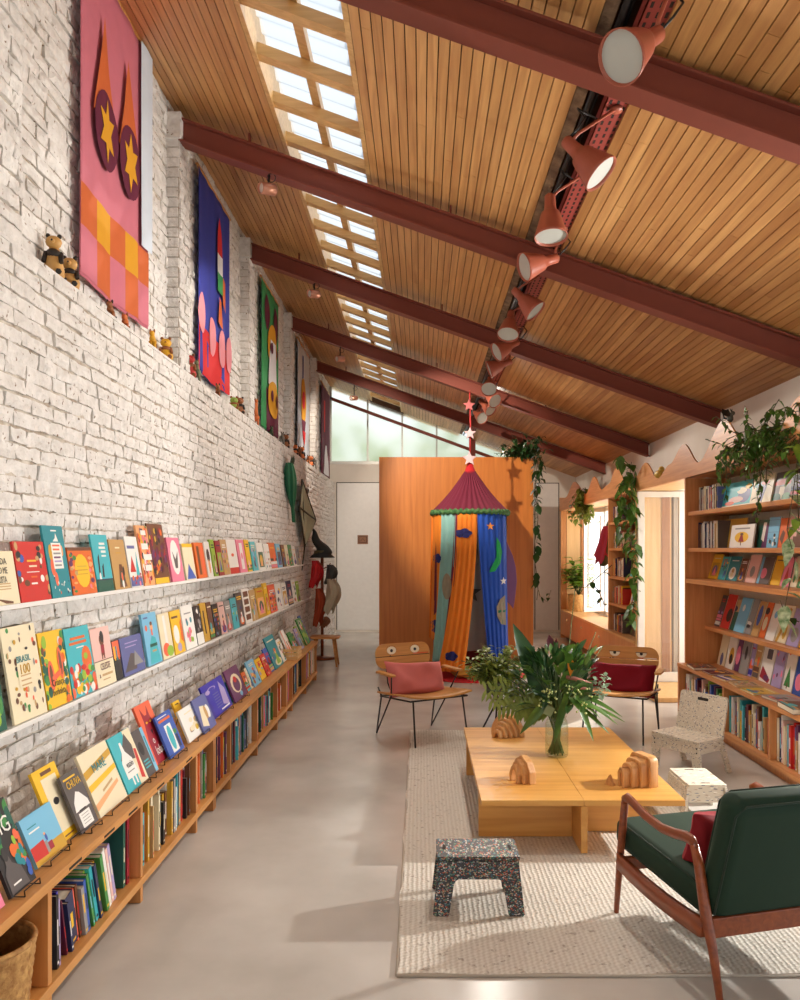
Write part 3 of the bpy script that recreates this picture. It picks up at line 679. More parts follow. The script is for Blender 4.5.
bench(236,248,672,'purple',[('e',.5,.5,.36,.3,'cream'),('e',.5,.46,.24,.22,'purple'),('e',.5,.62,.12,.1,'red'),('e',.6,.14,.1,.08,'sky blue')],(),'plum purple book with a cream ring',bx=-1.325)
far=[(248.5,252,673,'orange'),(252,256,668,'cream'),(255,262,662,'sky blue'),(262,268,660,'yellow'),(268,272,655,'red'),(271.5,277,649,'blue'),(276,284,638,'teal'),(284,288,640,'white')]
fd={'orange':'orange book with leaf shapes','cream':'cream edged book','sky blue':'sky blue book','yellow':'yellow book with green lines','red':'red and orange book','blue':'blue book with red fish','teal':'dark teal book','white':'white book by the small crate'}
for i,(a,b,t_,c) in enumerate(far):
    bench(a,b,t_,c,rand_art(ra,c),(),'%s, %s after the plum book on the oak shelf top'%(fd[c],NTH[i+1]),bx=-1.33-.01*(i%2),stand=False,near=False)
# crate with a book, and the last books at the end of the bench
o=thing('wooden_crate','small slatted wooden crate on the far part of the oak bookshelf top','crate',(-1.33,7.72,BT+.001))
m=MB()
for i in range(3):
    z=.008+i*.036
    for yy in (-.13,.122): m.box(-.09,.09,yy,yy+.008,z,z+.028)
    for xx in (-.098,.09): m.box(xx,xx+.008,-.13,.13,z,z+.028)
m.box(-.09,.09,-.122,.122,.0,.008); m.build('slats',PALEW,o)
m=MB()
for xx in (-.09,.08):
    for yy in (-.122,.112): m.box(xx,xx+.01,yy,yy+.01,.008,.114)
m.build('corner_post',PALEW,o)
face_book('tall white book standing in the small wooden crate',(-1.30,7.63,BT+.012),.17,.29,.02,.42,PI/2,'white',[('r',.0,0,.16,1,'coral'),('e',.55,.3,.2,.18,'orange'),('e',.5,.5,.1,.1,'brown')],G3)
face_book('grey green book at the back of the small wooden crate',(-1.38,7.6,BT+.012),.10,.2,.012,.42,PI/2,'dark green',rand_art(ra,'dark green'),G3)
for i,(yy,w,h,c,dn) in enumerate(((7.98,.2,.24,'green','green oval landscape book'),(8.2,.16,.2,'dark green','dark green book'),(8.38,.17,.24,'lilac','pale lilac book'),(8.56,.13,.25,'lime','lime book'),(8.72,.3,.32,'green','big green book with white flowers'),(9.04,.15,.33,'blue','blue book at the very end'))):
    face_book('%s, beyond the wooden crate on the oak shelf top'%dn,(-1.31-.02*(i%2),yy,BT),w-.006,h,.012,.42,PI/2,c,rand_art(ra,c) if i!=4 else many(ra,14,['white','lime','dark green','coral'],.1,.9,.1,.9,(.08,.16)),G3)

# ---- spines under the bench, bay by bay
G4='books shelved under the low oak bookshelf top'
r4=random.Random(31)
BNAME=['','near','second','third','fourth','fifth','sixth','seventh','eighth','ninth']
def bay(i): return 'from near end of %s bay under oak bench'%BNAME[i]
ZB=.1162; SX=-1.29
# bay 1 (beyond the basket): three groups leaning more and more
def run(y0,items,place,lean,start,dep=.2,x=SX):
    pos=y0; n=start
    for (t,h,c) in items:
        t*=1.2; n+=1; th='thin' if t<.011 else ('thick' if t>.019 else 'slim')
        spine_book('%s %s book, %s %s'%(th,c,NTH[n],place),(x+r4.uniform(-.015,.01),pos,ZB),t,h,dep,PI/2,c,G4,lean,r4)
        pos+=t/math.cos(lean)+.001
    return pos,n
p,n=run(2.615,[(.016,.29,'black'),(.008,.2,'lime'),(.01,.24,'dark grey'),(.012,.27,'slate blue'),(.014,.26,'black'),(.012,.24,'lilac'),(.01,.26,'deep blue')],bay(1),.03,0)
p,n=run(p+.05,[(.008,.22,'maroon'),(.008,.22,'tan'),(.012,.2,'navy'),(.05,.21,'navy'),(.008,.22,'coral'),(.01,.22,'black'),(.014,.22,'brown'),(.02,.2,'grey'),(.016,.22,'blue')],bay(1),.22,n)
p,n=run(p+.02,[(.012,.24,'green'),(.018,.24,'lime'),(.02,.25,'turquoise'),(.016,.25,'navy'),(.016,.25,'mustard'),(.014,.25,'brown'),(.02,.26,'green'),(.02,.27,'white'),(.016,.27,'white'),(.016,.26,'pale pink'),(.018,.27,'lilac')],bay(1),.3,n)
p,n=run(p+.09,[(.02,.31,'dark green')],bay(1),.0,n)
p,n=run(p+.012,[(.02,.31,'crimson'),(.012,.3,'pink')],bay(1),0,n)
for bi in range(2,10):
    ya,yb=DIV[bi]+.034,(DIV[bi+1] if bi<9 else 9.17)-.006
    segs=[(ya,yb)]
    if bi==3: segs=[(ya,4.61),(4.69,yb)]
    if bi==6: segs=[(ya,7.10),(7.18,yb)]
    if bi==9: segs=[]
    cnt=0
    for (a,b) in segs:
        pos=a
        while pos<b-.03:
            t=r4.uniform(.008,.026); 
            if r4.random()<.03: pos+=r4.uniform(.02,.05); continue
            if pos+t>b: break
            c=r4.choice(SPC); h=r4.uniform(.21,.325); cnt+=1
            th='thin' if t<.011 else ('thick' if t>.019 else 'slim')
            if cnt>=len(NTH): break
            spine_book('%s %s book, %s %s'%(th,c,NTH[cnt],bay(bi)),(SX+r4.uniform(-.03,.01),pos,ZB),t,h,.2,PI/2,c,G4,0,r4)
            pos+=t+.0012
# bay behind the near divider: woven basket holding a book
WICK=noisy('woven_rush',(150,100,50),(206,160,96),40,.7,.5,dist=.01)
o=thing('woven_basket','round woven rush basket in the near open bay of the oak bookshelf','basket',(-1.385,2.415,.1165))
m=MB(); n_=44
def bk(r0,r1,h,nz):
    def fn(u,v):
        a=2*PI*u; r=r0+(r1-r0)*v
        w=.006*math.sin(a*22+(PI if int(v*nz+.001)%2 else 0))
        return ((r+w)*math.cos(a),(r+w)*math.sin(a),h*v)
    return fn
m.grid(bk(.115,.14,.225,12),132,12); m.build('body',WICK,o,solid=.008)
m=MB(); m.tube([(.142*math.cos(2*PI*k/40),.142*math.sin(2*PI*k/40),.228) for k in range(41)],.009,8); m.build('rim',WICK,o)
m=MB(); m.lathe([(.0,.004),(.114,.004)],32); m.build('bottom',WICK,o)
face_book('dark patterned book standing inside the woven basket',(-1.315,2.265,.122),.15,.29,.014,.18,PI/2,'navy',many(ra,26,['teal','blue','purple','coral','black'],.05,.95,.1,.84,(.06,.12))+[('r',0,.9,1,1,'cream')],None,name='book')
# ------------------------------------------------------------------ right side: bookcases, cornice, window bays
FX=2.51           # front plane of the upper tall bookcase
GR='books in the tall tall bookcase'
def ry(px,x): return F*x/(px-CX)
A=thing('tall_bookcase','tall oak bookcase with deep base by the glazed door bay','bookcase',(0,0,0))
def part(name,mat,boxes,par,bevel=.0015):
    m=MB()
    for b in boxes: m.box(*b)
    return m.build(name,mat,par,bevel=bevel)
part('back_panel',M((226,214,194),.7,name='cream_panel'),[(2.925,2.945,YA0,YA1,.51,2.26)],A)
part('upright',CASEZ,[(FX,2.924,YA1-.032,YA1,.51,2.26)],A); part('upright',CASEZ,[(FX,2.924,YA0,YA0+.032,.51,2.26)],A)
part('shelf',CASE,[(FX+.02,2.924,YA0+.033,YA1-.033,1.905,1.94)],A); part('shelf',CASE,[(FX+.02,2.924,YA0+.033,YA1-.033,1.565,1.60)],A)
part('shelf',CASE,[(FX,2.924,YA0+.033,YA1-.033,1.27,1.31)],A); part('shelf',CASE,[(2.69,2.924,YA0+.033,YA1-.033,.83,.865)],A)
part('top_board',CASE,[(FX,2.924,YA0,YA1,2.262,2.29)],A)
part('base_top',CASE,[(2.44,2.945,YA0,YA1+.0,.478,.509)],A)
part('base_end',CASEZ,[(2.445,2.945,YA1-.032,YA1,.0,.477)],A); part('base_end',CASEZ,[(2.445,2.945,YA0,YA0+.032,.0,.477)],A)
for yy in (6.18,5.36): part('base_divider',CASEZ,[(2.455,2.924,yy-.016,yy+.016,.112,.477)],A)
part('base_bottom',CASE,[(2.445,2.924,YA0+.033,YA1-.033,.075,.11)],A)
part('plinth',CASEZ,[(2.5,2.52,YA0+.033,YA1-.033,0,.074)],A); part('base_back',CASEZ,[(2.925,2.945,YA0+.033,YA1-.033,.075,.477)],A)

# scalloped cornice (one wavy board per run)
def wave(ctrl, n=10):
    pts=[]
    for (y0,z0),(y1,z1) in zip(ctrl,ctrl[1:]):
        for k in range(n):
            u=k/n; s=u*u*(3-2*u); pts.append((y0+(y1-y0)*u, z0+(z1-z0)*s))
    pts.append(ctrl[-1]); return pts
def cornice(ctrl,label,zbot):
    o=thing('wavy_cornice',label,'cornice',(0,0,0),group='wavy oak cornice boards')
    w=wave(ctrl); m=MB(); k=len(w)
    for xx in (FX-.016,FX-.001):
        for (y,z) in w: m.v.append((xx,y,z)); m.v.append((xx,y,zbot))
    for i in range(k-1):
        a=2*i; b=2*k+2*i
        m.face((a,a+1,a+3,a+2)); m.face((b,b+2,b+3,b+1)); m.face((a,a+2,b+2,b),sm=True); m.face((a+1,b+1,b+3,a+3))
    m.face((0,2*k,2*k+1,1)); e=2*(k-1); m.face((e,e+1,2*k+e+1,2*k+e))
    m.build('board',CASE,o)
    m=MB(); m.box(FX,FX+.03,w[-1][0]+.01,w[0][0]-.01,zbot,zbot+.03) if w[-1][0]<w[0][0] else m.box(FX,FX+.03,w[0][0]+.01,w[-1][0]-.01,zbot,zbot+.03)
    m.build('rail',CASE,o)
cornice([(4.80,2.62),(5.02,2.6),(5.43,2.315),(5.86,2.42),(6.27,2.66),(6.83,2.37),(7.23,2.59),(7.62,2.44),(8.0,2.33),(8.46,2.55),(8.86,2.42)],'wavy oak cornice over the tall tall bookcase and door bay',2.262)
cornice([(8.865,2.42),(9.2,2.4),(9.73,2.62),(10.1,2.45),(10.5,2.41),(10.96,2.63),(11.5,2.42),(12.4,2.68),(13.1,2.47),(13.7,2.5)],'wavy oak cornice over the far small bookcase and window seat',2.262)
# soffit of the bays
m=MB(); m.box(FX+.031,XR,YA1+.002,YD-.002,2.264,2.28); m.box(FX+.031,XR,YBC+.002,YW-.002,2.264,2.28); struct(m.build('trim_2',PALEW))

# small bookcase between the two bays
B=thing('narrow_bookcase','narrow oak bookcase between the glazed door bay and window seat','bookcase',(0,0,0))
part('side',PALEW,[(FX,2.924,YD,YD+.03,.0,2.255)],B); part('side',CASEZ,[(FX,2.924,YBC-.03,YBC,.51,2.255)],B)
part('back_panel',CASEZ,[(2.90,2.924,YD+.031,YBC-.031,.51,2.255)],B)
for z in (1.94,1.60,1.23,.877): part('shelf',CASE,[(FX+.01,2.899,YD+.031,YBC-.031,z-.035,z)],B)
part('top_board',CASE,[(FX,2.924,YD,YBC,2.2555,2.261)],B)
# window seat cabinet
Cb=thing('window_seat_cabinet','long oak drawer cabinet forming the sunny window seat','cabinet',(0,0,0))
part('top_board',wood('seat_top',(206,156,96),(226,180,120),'y'),[(2.49,2.945,YD+.032,YW,.478,.508)],Cb)
part('carcass',CASEZ,[(2.52,2.945,YD+.032,YW,.06,.477)],Cb)
n=4; L=(YW-YD-.036)/n
for i in range(n):
    ya=YD+.034+i*L; d=part('drawer',CASEZ,[(2.5,2.5195,ya,ya+L-.006,.07,.474)],Cb)
    m=MB(); m.lathe([(0,0),(.016,0),(.02,.012),(.012,.022),(0,.024)],12,M=Matrix.Translation((2.5,ya+L*.5,.36))@Matrix.Rotation(-PI/2,4,'Y')); m.build('knob',M((226,210,180),.4),d)
# far side panel of the window bay with a lighter inset, and its post
m=MB(); m.box(FX-.01,XR,YW,YW+.05,0,2.262); m.box(2.60,2.84,YW-.012,YW-.001,.51,2.2,1); m.box(2.86,2.95,YW-.03,YW-.001,.51,2.262)
struct(m.build('trim_3',[OAKZ,PALEW]))
# glazing: door bay leaf standing square to the wall, window frames
GLASS,t,b=nt('clear_glass')
for nd in list(t.nodes):
    if nd.name!='Material Output': t.nodes.remove(nd)
tp=t.nodes.new('ShaderNodeBsdfTransparent'); gl=t.nodes.new('ShaderNodeBsdfGlossy'); gl.inputs['Roughness'].default_value=.02
mx=t.nodes.new('ShaderNodeMixShader'); mx.inputs[0].default_value=.06
t.links.new(tp.outputs[0],mx.inputs[1]); t.links.new(gl.outputs[0],mx.inputs[2]); t.links.new(mx.outputs[0],t.nodes['Material Output'].inputs['Surface'])
m=MB(); y0,y1=YD-.07,YD-.03; xa,xb=FX+.005,3.07
m.box(xa,xa+.075,y0,y1,.05,2.255); m.box(xb-.08,xb,y0,y1,.05,2.255); m.box(xa+.075,xb-.08,y0,y1,2.19,2.255); m.box(xa+.075,xb-.08,y0,y1,.05,.16)
d3=struct(m.build('door_3',WHITEW,bevel=.003))
g=MB(); g.box(xa+.07,xb-.075,YD-.052,YD-.048,.155,2.195); g.build('glass',GLASS,d3)
m=MB(); m.box(2.81,2.90,YD-.012,YD-.001,.05,2.255); struct(m.build('trim_4',wood('post_oak',(158,100,54),(182,122,70),'z')))
m=MB(); m.box(2.42,3.1,7.86,YD-.08,.001,.05); struct(m.build('trim_5',PALEW,bevel=.004))
m=MB()
for (a,bb) in ((YBC+.0,YBC+.07),(11.2,11.27),(12.25,12.32),(YW-.12,YW-.05)): m.box(XR+.02,XR+.08,a,bb,.51,2.262)
m.box(XR+.02,XR+.08,YBC,YW-.05,.51,.58); m.box(XR+.02,XR+.08,YBC,YW-.05,2.19,2.262)
w3=struct(m.build('window_3',WHITEW,bevel=.003))
g=MB(); g.box(XR+.048,XR+.052,YBC+.01,YW-.06,.56,2.2); g.build('glass',GLASS,w3)
# a casement of the bay standing open into the room
cs=thing('open_casement','white window casement standing open beside the potted plant','window casement',(2.93,12.30,.58),(0,0,math.radians(205)))
m=MB(); m.box(0,.05,0,.035,0,1.6); m.box(.33,.38,0,.035,0,1.6); m.box(.05,.33,0,.035,0,.06); m.box(.05,.33,0,.035,1.54,1.6); m.box(.05,.33,.01,.025,.78,.82); m.build('frame',WHITEW,cs)
g=MB(); g.box(.05,.33,.016,.019,.06,1.54); g.build('glass',GLASS,cs)
# bright courtyard wall and paving outside
m=MB(); m.box(3.9,4.0,6.5,16,-.05,2.6); struct(m.build('exterior_wall',M((240,238,232),.8,name='courtyard_white')))
m=MB(); m.box(5.4,14,-6,20,-.12,-.02); m.box(3.1,5.4,4.8,20,-.08,-.0005); struct(m.build('exterior_ground',noisy('paving',(190,182,168),(206,198,186),3,.8,.1)))

# ---- books in the tall bookcase
r5=random.Random(53)
SP2=['cream','white','tan','brown','grey','white','cream','black','orange','kraft','white','slate blue','navy','red','cream','dark grey']
n=spine_row(7.19,ry(720,2.63),2.63,1.941,.20,.235,-PI/2,'from far end of tall bookcase top shelf',GR,r5,.006,.016,lean=0,cols=SP2,limit=38)
n=spine_row(7.19,ry(719,2.63),2.63,1.601,.21,.245,-PI/2,'from far end of tall bookcase second shelf',GR,r5,.006,.016,lean=0,cols=SP2,limit=38)
def row(items,x,z,place,lean,near=True):
    for i,it in enumerate(items):
        pl,pr,h,c=it[:4]; art=it[4] if len(it)>4 and it[4] else rand_art(r5,c); de=it[5] if len(it)>5 else '%s book'%c
        xx=x-(it[6] if len(it)>6 else .012*(i%2)); y0=ry(pl,xx); y1=ry(pr,xx); w=y0-y1-.003
        face_book('%s, %s from far end of tall bookcase %s'%(de,NTH[i+1],place),(xx,y0,z),w,h,.012,lean,-PI/2,c,art,GR,near=near)
girl=[('e',.75,.45,.2,.3,'slate blue'),('e',.5,.3,.24,.12,'pale pink'),('e',.3,.18,.16,.08,'coral'),('e',.65,.62,.16,.12,'cream'),('e',.85,.75,.1,.1,'yellow'),('e',.4,.7,.2,.1,'turquoise'),('r',0,0,1,.1,'cream')]
parrot=[('e',.4,.66,.3,.12,'teal'),('e',.62,.72,.2,.08,'red'),('p',[(.4,.1),(.6,.1),(.7,.6),(.5,.66)],'slate blue'),('e',.35,.5,.14,.1,'dark green'),('r',.4,.03,.46,.12,'black'),('r',.55,.03,.6,.12,'black')]
mush=[('e',.5,.62,.46,.14,'red'),('r',.0,.4,1,.56,'dark grey'),('r',.36,.1,.64,.5,'cream'),('e',.2,.14,.3,.16,'dark green'),('e',.8,.14,.25,.14,'green')]
row([(720,750,.225,'turquoise',girl,'turquoise book with a playing girl'),(749,770,.235,'cream',parrot,'cream book with a winged figure'),(771,789,.23,'dark grey',mush,'dark book with a red mushroom'),(789,803,.225,'black')],2.66,1.941,'top shelf',.2)
row([(722,744,.255,'mustard',[('r',.2,.2,.3,.8,'gold')],'large mustard book behind the white one',-.06),(729,752,.19,'white',[('e',.5,.45,.3,.24,'yellow'),('e',.5,.58,.07,.06,'brown'),('p',[(.38,.25),(.62,.25),(.54,.54),(.46,.54)],'crimson'),('r',.48,.1,.52,.3,'brown'),('r',.18,.8,.82,.86,'grey')],'square white book with a yellow disc',.05),(756,766,.22,'dark green',[('p',[(.5,0),(1,0),(1,.9),(.8,.8)],'purple'),('p',[(.4,.3),(.7,.2),(.8,.9),(.5,.9)],'white')],'green white and purple book',0),(766,777,.235,'sky blue',[('r',.0,.3+.2*i,1,.31+.2*i,'slate blue') for i in range(4)]+many(r5,8,['black','white'],.2,.8,.1,.5,(.05,.1)),'sky blue book with black penguins',0),(777.5,786,.22,'orange',[('p',[(.1,.3),(.5,.1),(.7,.5),(.4,.6)],'brown')],'orange book',0),(787,803,.23,'pale pink',[('p',[(.1,.0),(.9,0),(.9,.7),(.7,.7),(.7,.5),(.5,.5),(.5,.35),(.3,.35),(.3,.2),(.1,.2)],'brown')],'pink book with brown steps',0)],2.66,1.601,'second shelf',.14)
row([(708,717,.235,'yellow',None,'yellow book'),(717.5,724,.215,'turquoise',None,'turquoise book'),(725,736,.22,'teal',[('e',.5,.3,.3,.26,'white'),('e',.5,.4,.12,.1,'kraft'),('e',.46,.2,.14,.14,'cream'),('r',.2,.8,.8,.84,'white')],'teal book with a spotted cat'),(736.5,743,.2,'brown'),(744,755,.235,'pale pink',[('e',.5,.4,.2,.2,'grey')],'pale grey-pink book'),(756,768,.22,'dark grey',[('e',.4,.4,.26,.2,'pink'),('r',0,.0,.2,1,'sky blue')],'dark book with a pink face'),(769,779,.235,'yellow',[('r',.2,.82,.8,.86,'brown')],'bright yellow book'),(779.5,788,.225,'pink',[('p',[(.2,.1),(.8,.1),(.5,.7)],'red')],'pink and red book'),(788.5,796,.23,'cream',[('e',.5,.3,.16,.16,'green')],'cream book'),(796.5,804,.23,'green')],2.72,1.311,'third shelf',.28)
row([(714,719,.3,'dark grey'),(719.5,728,.32,'red',[('e',.7,.4,.3,.2,'black')],'tall red book'),(726,734,.28,'dark green',[('r',0,.6,1,1,'tan'),('e',.4,.7,.3,.1,'navy')],'green and tan book'),(733,743,.31,'sky blue',[('e',.4,.7,.12,.1,'white')],'sky blue book'),(743,750,.31,'grey',[('e',.4,.3,.4,.06,'white'),('e',.4,.22,.3,.05,'black')],'grey green book'),(750.5,757,.3,'kraft',[('e',.5,.6,.3,.3,'blue')],'tan and blue book'),(757.5,764,.3,'orange',[('e',.5,.4,.3,.2,'cream'),('e',.4,.75,.3,.1,'black')],'orange book'),(764.5,773,.3,'white',[('e',.5,.7,.2,.1,'sky blue')],'white book'),(773.5,785,.3,'cream',[('p',[(.1,.0),(.3,0),(.8,.9),(.6,.95)],'mustard'),('e',.7,.3,.16,.2,'gold')],'cream book with golden leaves'),(785.5,797,.29,'lilac',[('e',.5,.3,.3,.2,'grey')],'lilac grey book'),(797.5,806,.29,'yellow')],2.765,.866,'fourth shelf',.3)
row([(717,724,.3,'cream',[('e',.5,.2,.2,.2,'slate blue')],'cream book'),(724.5,732,.3,'white',[('e',.6,.4,.3,.26,'mustard'),('e',.6,.3,.2,.16,'black')],'white book with a yellow face'),(732.5,738,.28,'purple',[('e',.5,.5,.4,.3,'pink')],'purple book'),(738.5,746,.31,'grey',[('e',.5,.6,.16,.2,'black')],'light grey book'),(746.5,751,.3,'lilac'),(751.5,757,.3,'kraft',[],'kraft book'),(757.5,770,.32,'white',[('r',.4,.6,.8,.85,'dark grey'),('p',[(.1,.1),(.8,.0),(.9,.1),(.2,.4)],'crimson'),('e',.6,.12,.2,.08,'purple')],'white book with dark hair drawing'),(770.5,780,.33,'lilac',many(r5,20,['purple','pink','lilac'],.1,.9,.2,.95,(.06,.1)),'lilac leafy book'),(780.5,791,.32,'white',[('p',[(.2,.1),(.8,.1),(.5,.6)],'green'),('e',.3,.9,.1,.06,'orange'),('r',.46,.05,.54,.2,'brown')],'white book with a green tree'),(791.5,804,.33,'blue',[('e',.4,.3,.3,.2,'pink'),('e',.6,.6,.2,.2,'navy')],'blue book')],2.78,.510,'base top',.2)
# books lying flat along the deep base top
fl=[(7.02,.25,'brown','stack of brown'),(6.72,.2,'maroon','dark red'),(6.42,.24,'mustard','mustard'),(6.15,.22,'tan','tan'),(5.85,.24,'gold','golden'),(5.55,.24,'grey','grey'),(5.24,.28,'brown','thick brown'),(4.98,.2,'crimson','crimson')]
for i,(y,w,c,d) in enumerate(fl):
    tks=[.022,.012,.014,.012,.014,.016,.036,.012][i]
    ms=Mats(); mb=MB(); cover_mb(mb,w,.2,tks,ms(c)); pages_mb(mb,w,.2,tks,ms(PAGES)); art_mesh(mb,rand_art(r5,c),w,.2,ms)
    o=mb.build('flat_book',ms.l,None,(2.455+.03*(i%2),y,.5105+tks),(-PI/2,0,-PI/2+.1*((i%3)-1)))
    tag(o,'%s book lying flat, %s from far end on tall bookcase base'%(d,NTH[i+1]),'book','books lying flat on the tall bookcase base')
for i,(a,b) in enumerate(((YA1-.04,6.20),(6.16,5.38),(5.34,4.86))):
    spine_row(a,b,2.50,.1108,.2,.33,-PI/2,'from far end of %s base bay of tall bookcase'%NTH[i+1],GR,r5,.012,.034,cols=None,limit=38)
# ---- books in the narrow bookcase
for k,(z,h) in enumerate(((1.941,.22),(1.601,.22),(1.231,.25),(.878,.24),(.5095,.25))):
    spine_row(10.15,9.62,2.57,z,h*.8,h,-PI/2,'from far end on shelf %s of narrow bookcase'%['one','two','three','four','five'][k],'books in the narrow bookcase',r5,.014,.035,cols=SP2+['purple','black','yellow'],limit=20)
    c=['pink','black','tan','yellow','black'][k]
    face_book('%s face-out book on shelf %s of the narrow bookcase'%(c,['one','two','three','four','five'][k]),(2.62,9.56,z),.2,h,.012,.2,-PI/2,c,rand_art(r5,c),'books in the narrow bookcase')
# ------------------------------------------------------------------ furniture
def rnd_poly(x0,x1,z0,z1,r,n=6):
    p=[]
    for cx,cz,a0 in ((x1-r,z0+r,-PI/2),(x1-r,z1-r,0),(x0+r,z1-r,PI/2),(x0+r,z0+r,PI)):
        for k in range(n+1): p.append((cx+r*math.cos(a0+PI/2*k/n), cz+r*math.sin(a0+PI/2*k/n)))
    return p
UP=Matrix.Rotation(PI/2,4,'X')                    # XY polygon -> XZ plane, extrusion towards -Y
def pillow(w,h,t,n=16,pinch=.12):
    m=MB()
    for sg in (1,-1):
        def fn(u,v):
            a=2*u-1; b=2*v-1
            k=max(0,(1-a**4))*max(0,(1-b**4)); e=1-pinch*(a*a*b*b)*0-pinch*.5*(1-abs(a*b))*(abs(a)**3+abs(b)**3)*.5
            wr=(.012*math.sin(3*a+5*b*b+1)+.009*math.sin(5*b-7*a*a+2)+.006*math.sin(9*a*b+6*a))*k
            return (a*w/2*(1-.10*(1-b*b)*abs(a)**3+.02*math.sin(4*b+1)*abs(a)**4), sg*(t/2*k**.5)+wr, b*h/2*(1-.13*(1-a*a)*abs(b)**3+.03*math.sin(5*a)*abs(b)**4))
        b0=len(m.f); m.grid(fn,n,n)
        if sg<0:
            for i in range(b0,len(m.f)): m.f[i]=m.f[i][::-1]
    return m
RUG,t,b=nt('braided_wool')
tc=t.nodes.new('ShaderNodeTexCoord')
def wv(rot,scale,dist,tp):
    mp=t.nodes.new('ShaderNodeMapping'); mp.inputs['Rotation'].default_value=(0,0,rot); t.links.new(tc.outputs['Object'],mp.inputs['Vector'])
    w_=t.nodes.new('ShaderNodeTexWave'); w_.wave_profile=tp; w_.inputs['Scale'].default_value=scale; w_.inputs['Distortion'].default_value=dist; w_.inputs['Detail'].default_value=2; w_.inputs['Detail Scale'].default_value=3
    t.links.new(mp.outputs['Vector'],w_.inputs['Vector']); return w_.outputs['Fac']
ra_=wv(0,14,2.4,'SIN'); rb_=wv(1.05,17,2.4,'SIN')
ad=t.nodes.new('ShaderNodeMath'); ad.operation='MULTIPLY_ADD'; ad.inputs[1].default_value=.7
t.links.new(rb_,ad.inputs[0]); t.links.new(ra_,ad.inputs[2])
nz=t.nodes.new('ShaderNodeTexNoise'); nz.inputs['Scale'].default_value=42; nz.inputs['Detail'].default_value=4; t.links.new(tc.outputs['Object'],nz.inputs['Vector'])
r_=t.nodes.new('ShaderNodeValToRGB'); r_.color_ramp.elements[0].position=.30; r_.color_ramp.elements[1].position=.40; r_.color_ramp.elements[0].color=(*lin((150,136,122)),1); r_.color_ramp.elements[1].color=(1,1,1,1)
t.links.new(nz.outputs['Fac'],r_.inputs['Fac'])
rc2=t.nodes.new('ShaderNodeValToRGB'); rc2.color_ramp.elements[0].color=(*lin((204,195,182)),1); rc2.color_ramp.elements[1].color=(*lin((226,220,210)),1); rc2.color_ramp.elements[1].position=.9
dv=t.nodes.new('ShaderNodeMath'); dv.operation='MULTIPLY'; dv.inputs[1].default_value=.59; t.links.new(ad.outputs[0],dv.inputs[0]); t.links.new(dv.outputs[0],rc2.inputs['Fac'])
mx=t.nodes.new('ShaderNodeMix'); mx.data_type='RGBA'; mx.blend_type='MULTIPLY'; mx.inputs[0].default_value=.55
t.links.new(rc2.outputs['Color'],mx.inputs[6]); t.links.new(r_.outputs['Color'],mx.inputs[7]); t.links.new(mx.outputs[2],b.inputs['Base Color'])
bp=t.nodes.new('ShaderNodeBump'); bp.inputs['Strength'].default_value=.45; bp.inputs['Distance'].default_value=.006
t.links.new(ad.outputs[0],bp.inputs['Height']); t.links.new(bp.outputs['Normal'],b.inputs['Normal'])
b.inputs['Roughness'].default_value=.95; b.inputs['Specular IOR Level'].default_value=.1
RZ=.012
rg=thing('woven_rug','large cream braided wool rug under the low table and armchair','rug',(-.09,2.835,0))
m=MB(); rw,rl=1.72,3.80
def rf(u,v):
    e=.006*math.sin(v*31)+.005*math.sin(v*67)
    return (rw*u+(e if u in(0,1) else 0), rl*v+(.006*math.sin(u*23) if v in (0,1) else 0), RZ)
m.grid(rf,20,40); m.build('pile',RUG,rg,solid=.0)
m=MB(); m.box(.003,rw-.003,.003,rl-.003,.001,RZ-.001); m.build('backing',M((150,136,120),.9),rg)
m=MB(); m.tube([(0,0,.006),(rw,0,.006),(rw,rl,.006),(0,rl,.006),(0,0,.006)],.0065,6); m.build('edge_binding',M((196,184,168),.9),rg)

# ---- low table
T=thing('coffee_table','low square honey oak coffee table with crossed panel base on the rug','coffee table',(0,0,RZ))
tx0,tx1,ty0,ty1,tz=.313,1.374,3.95,5.56,.288-RZ; tm=.848
for a,bb in ((tx0,tm-.0008),(tm+.0008,tx1)):
    m=MB(); m.box(a,bb,ty0,ty1,tz-.03,tz); m.build('tabletop',TABLE,T,bevel=.0015)
TP=wood('table_panel',(204,142,66),(226,168,88),'x',.7,.4)
m=MB(); m.box(tm-.017,tm+.017,ty0-.004,ty1-.02,.002,tz-.031); m.build('base_panel',wood('table_panel_y',(204,142,66),(226,168,88),'y',.7,.4),T,bevel=.0015)
for a,bb,yy in ((tx0+.004,tm-.018,4.176),(tm+.018,tx1-.15,4.255),(tx0+.004,tm-.018,5.30),(tm+.018,tx1-.15,5.36)):
    m=MB(); m.box(a,bb,yy,yy+.03,.002,tz-.031); m.build('base_panel',TP,T,bevel=.0015)

# ---- wooden nesting arches
def archpoly(w,h,th,kind,n=14):
    out=[];inn=[]
    if kind=='round':
        for k in range(n+1):
            a=PI*k/n; out.append((w/2*math.cos(a),h*math.sin(a)))
            inn.append(((w/2-th)*math.cos(a),max(0,(h-th))*math.sin(a)))
    elif kind=='square':
        r=.035
        for (ww,hh,rr,L) in ((w/2,h,r,out),(w/2-th,h-th,max(.004,r-th*.6),inn)):
            L.append((ww,0))
            for k in range(7): L.append((ww-rr+rr*math.cos(PI/2*k/6),hh-rr+rr*math.sin(PI/2*k/6)))
            for k in range(7): L.append((-ww+rr+rr*math.cos(PI/2+PI/2*k/6),hh-rr+rr*math.sin(PI/2+PI/2*k/6)))
            L.append((-ww,0))
    else:
        for (ww,hh,L) in ((w/2,h,out),(w/2-th,h-th*1.3,inn)):
            L+= [(ww,0),(ww,hh*.45),(ww*.62,hh*.8),(0,hh),(-ww*.62,hh*.8),(-ww,hh*.45),(-ww,0)]
    return out,inn
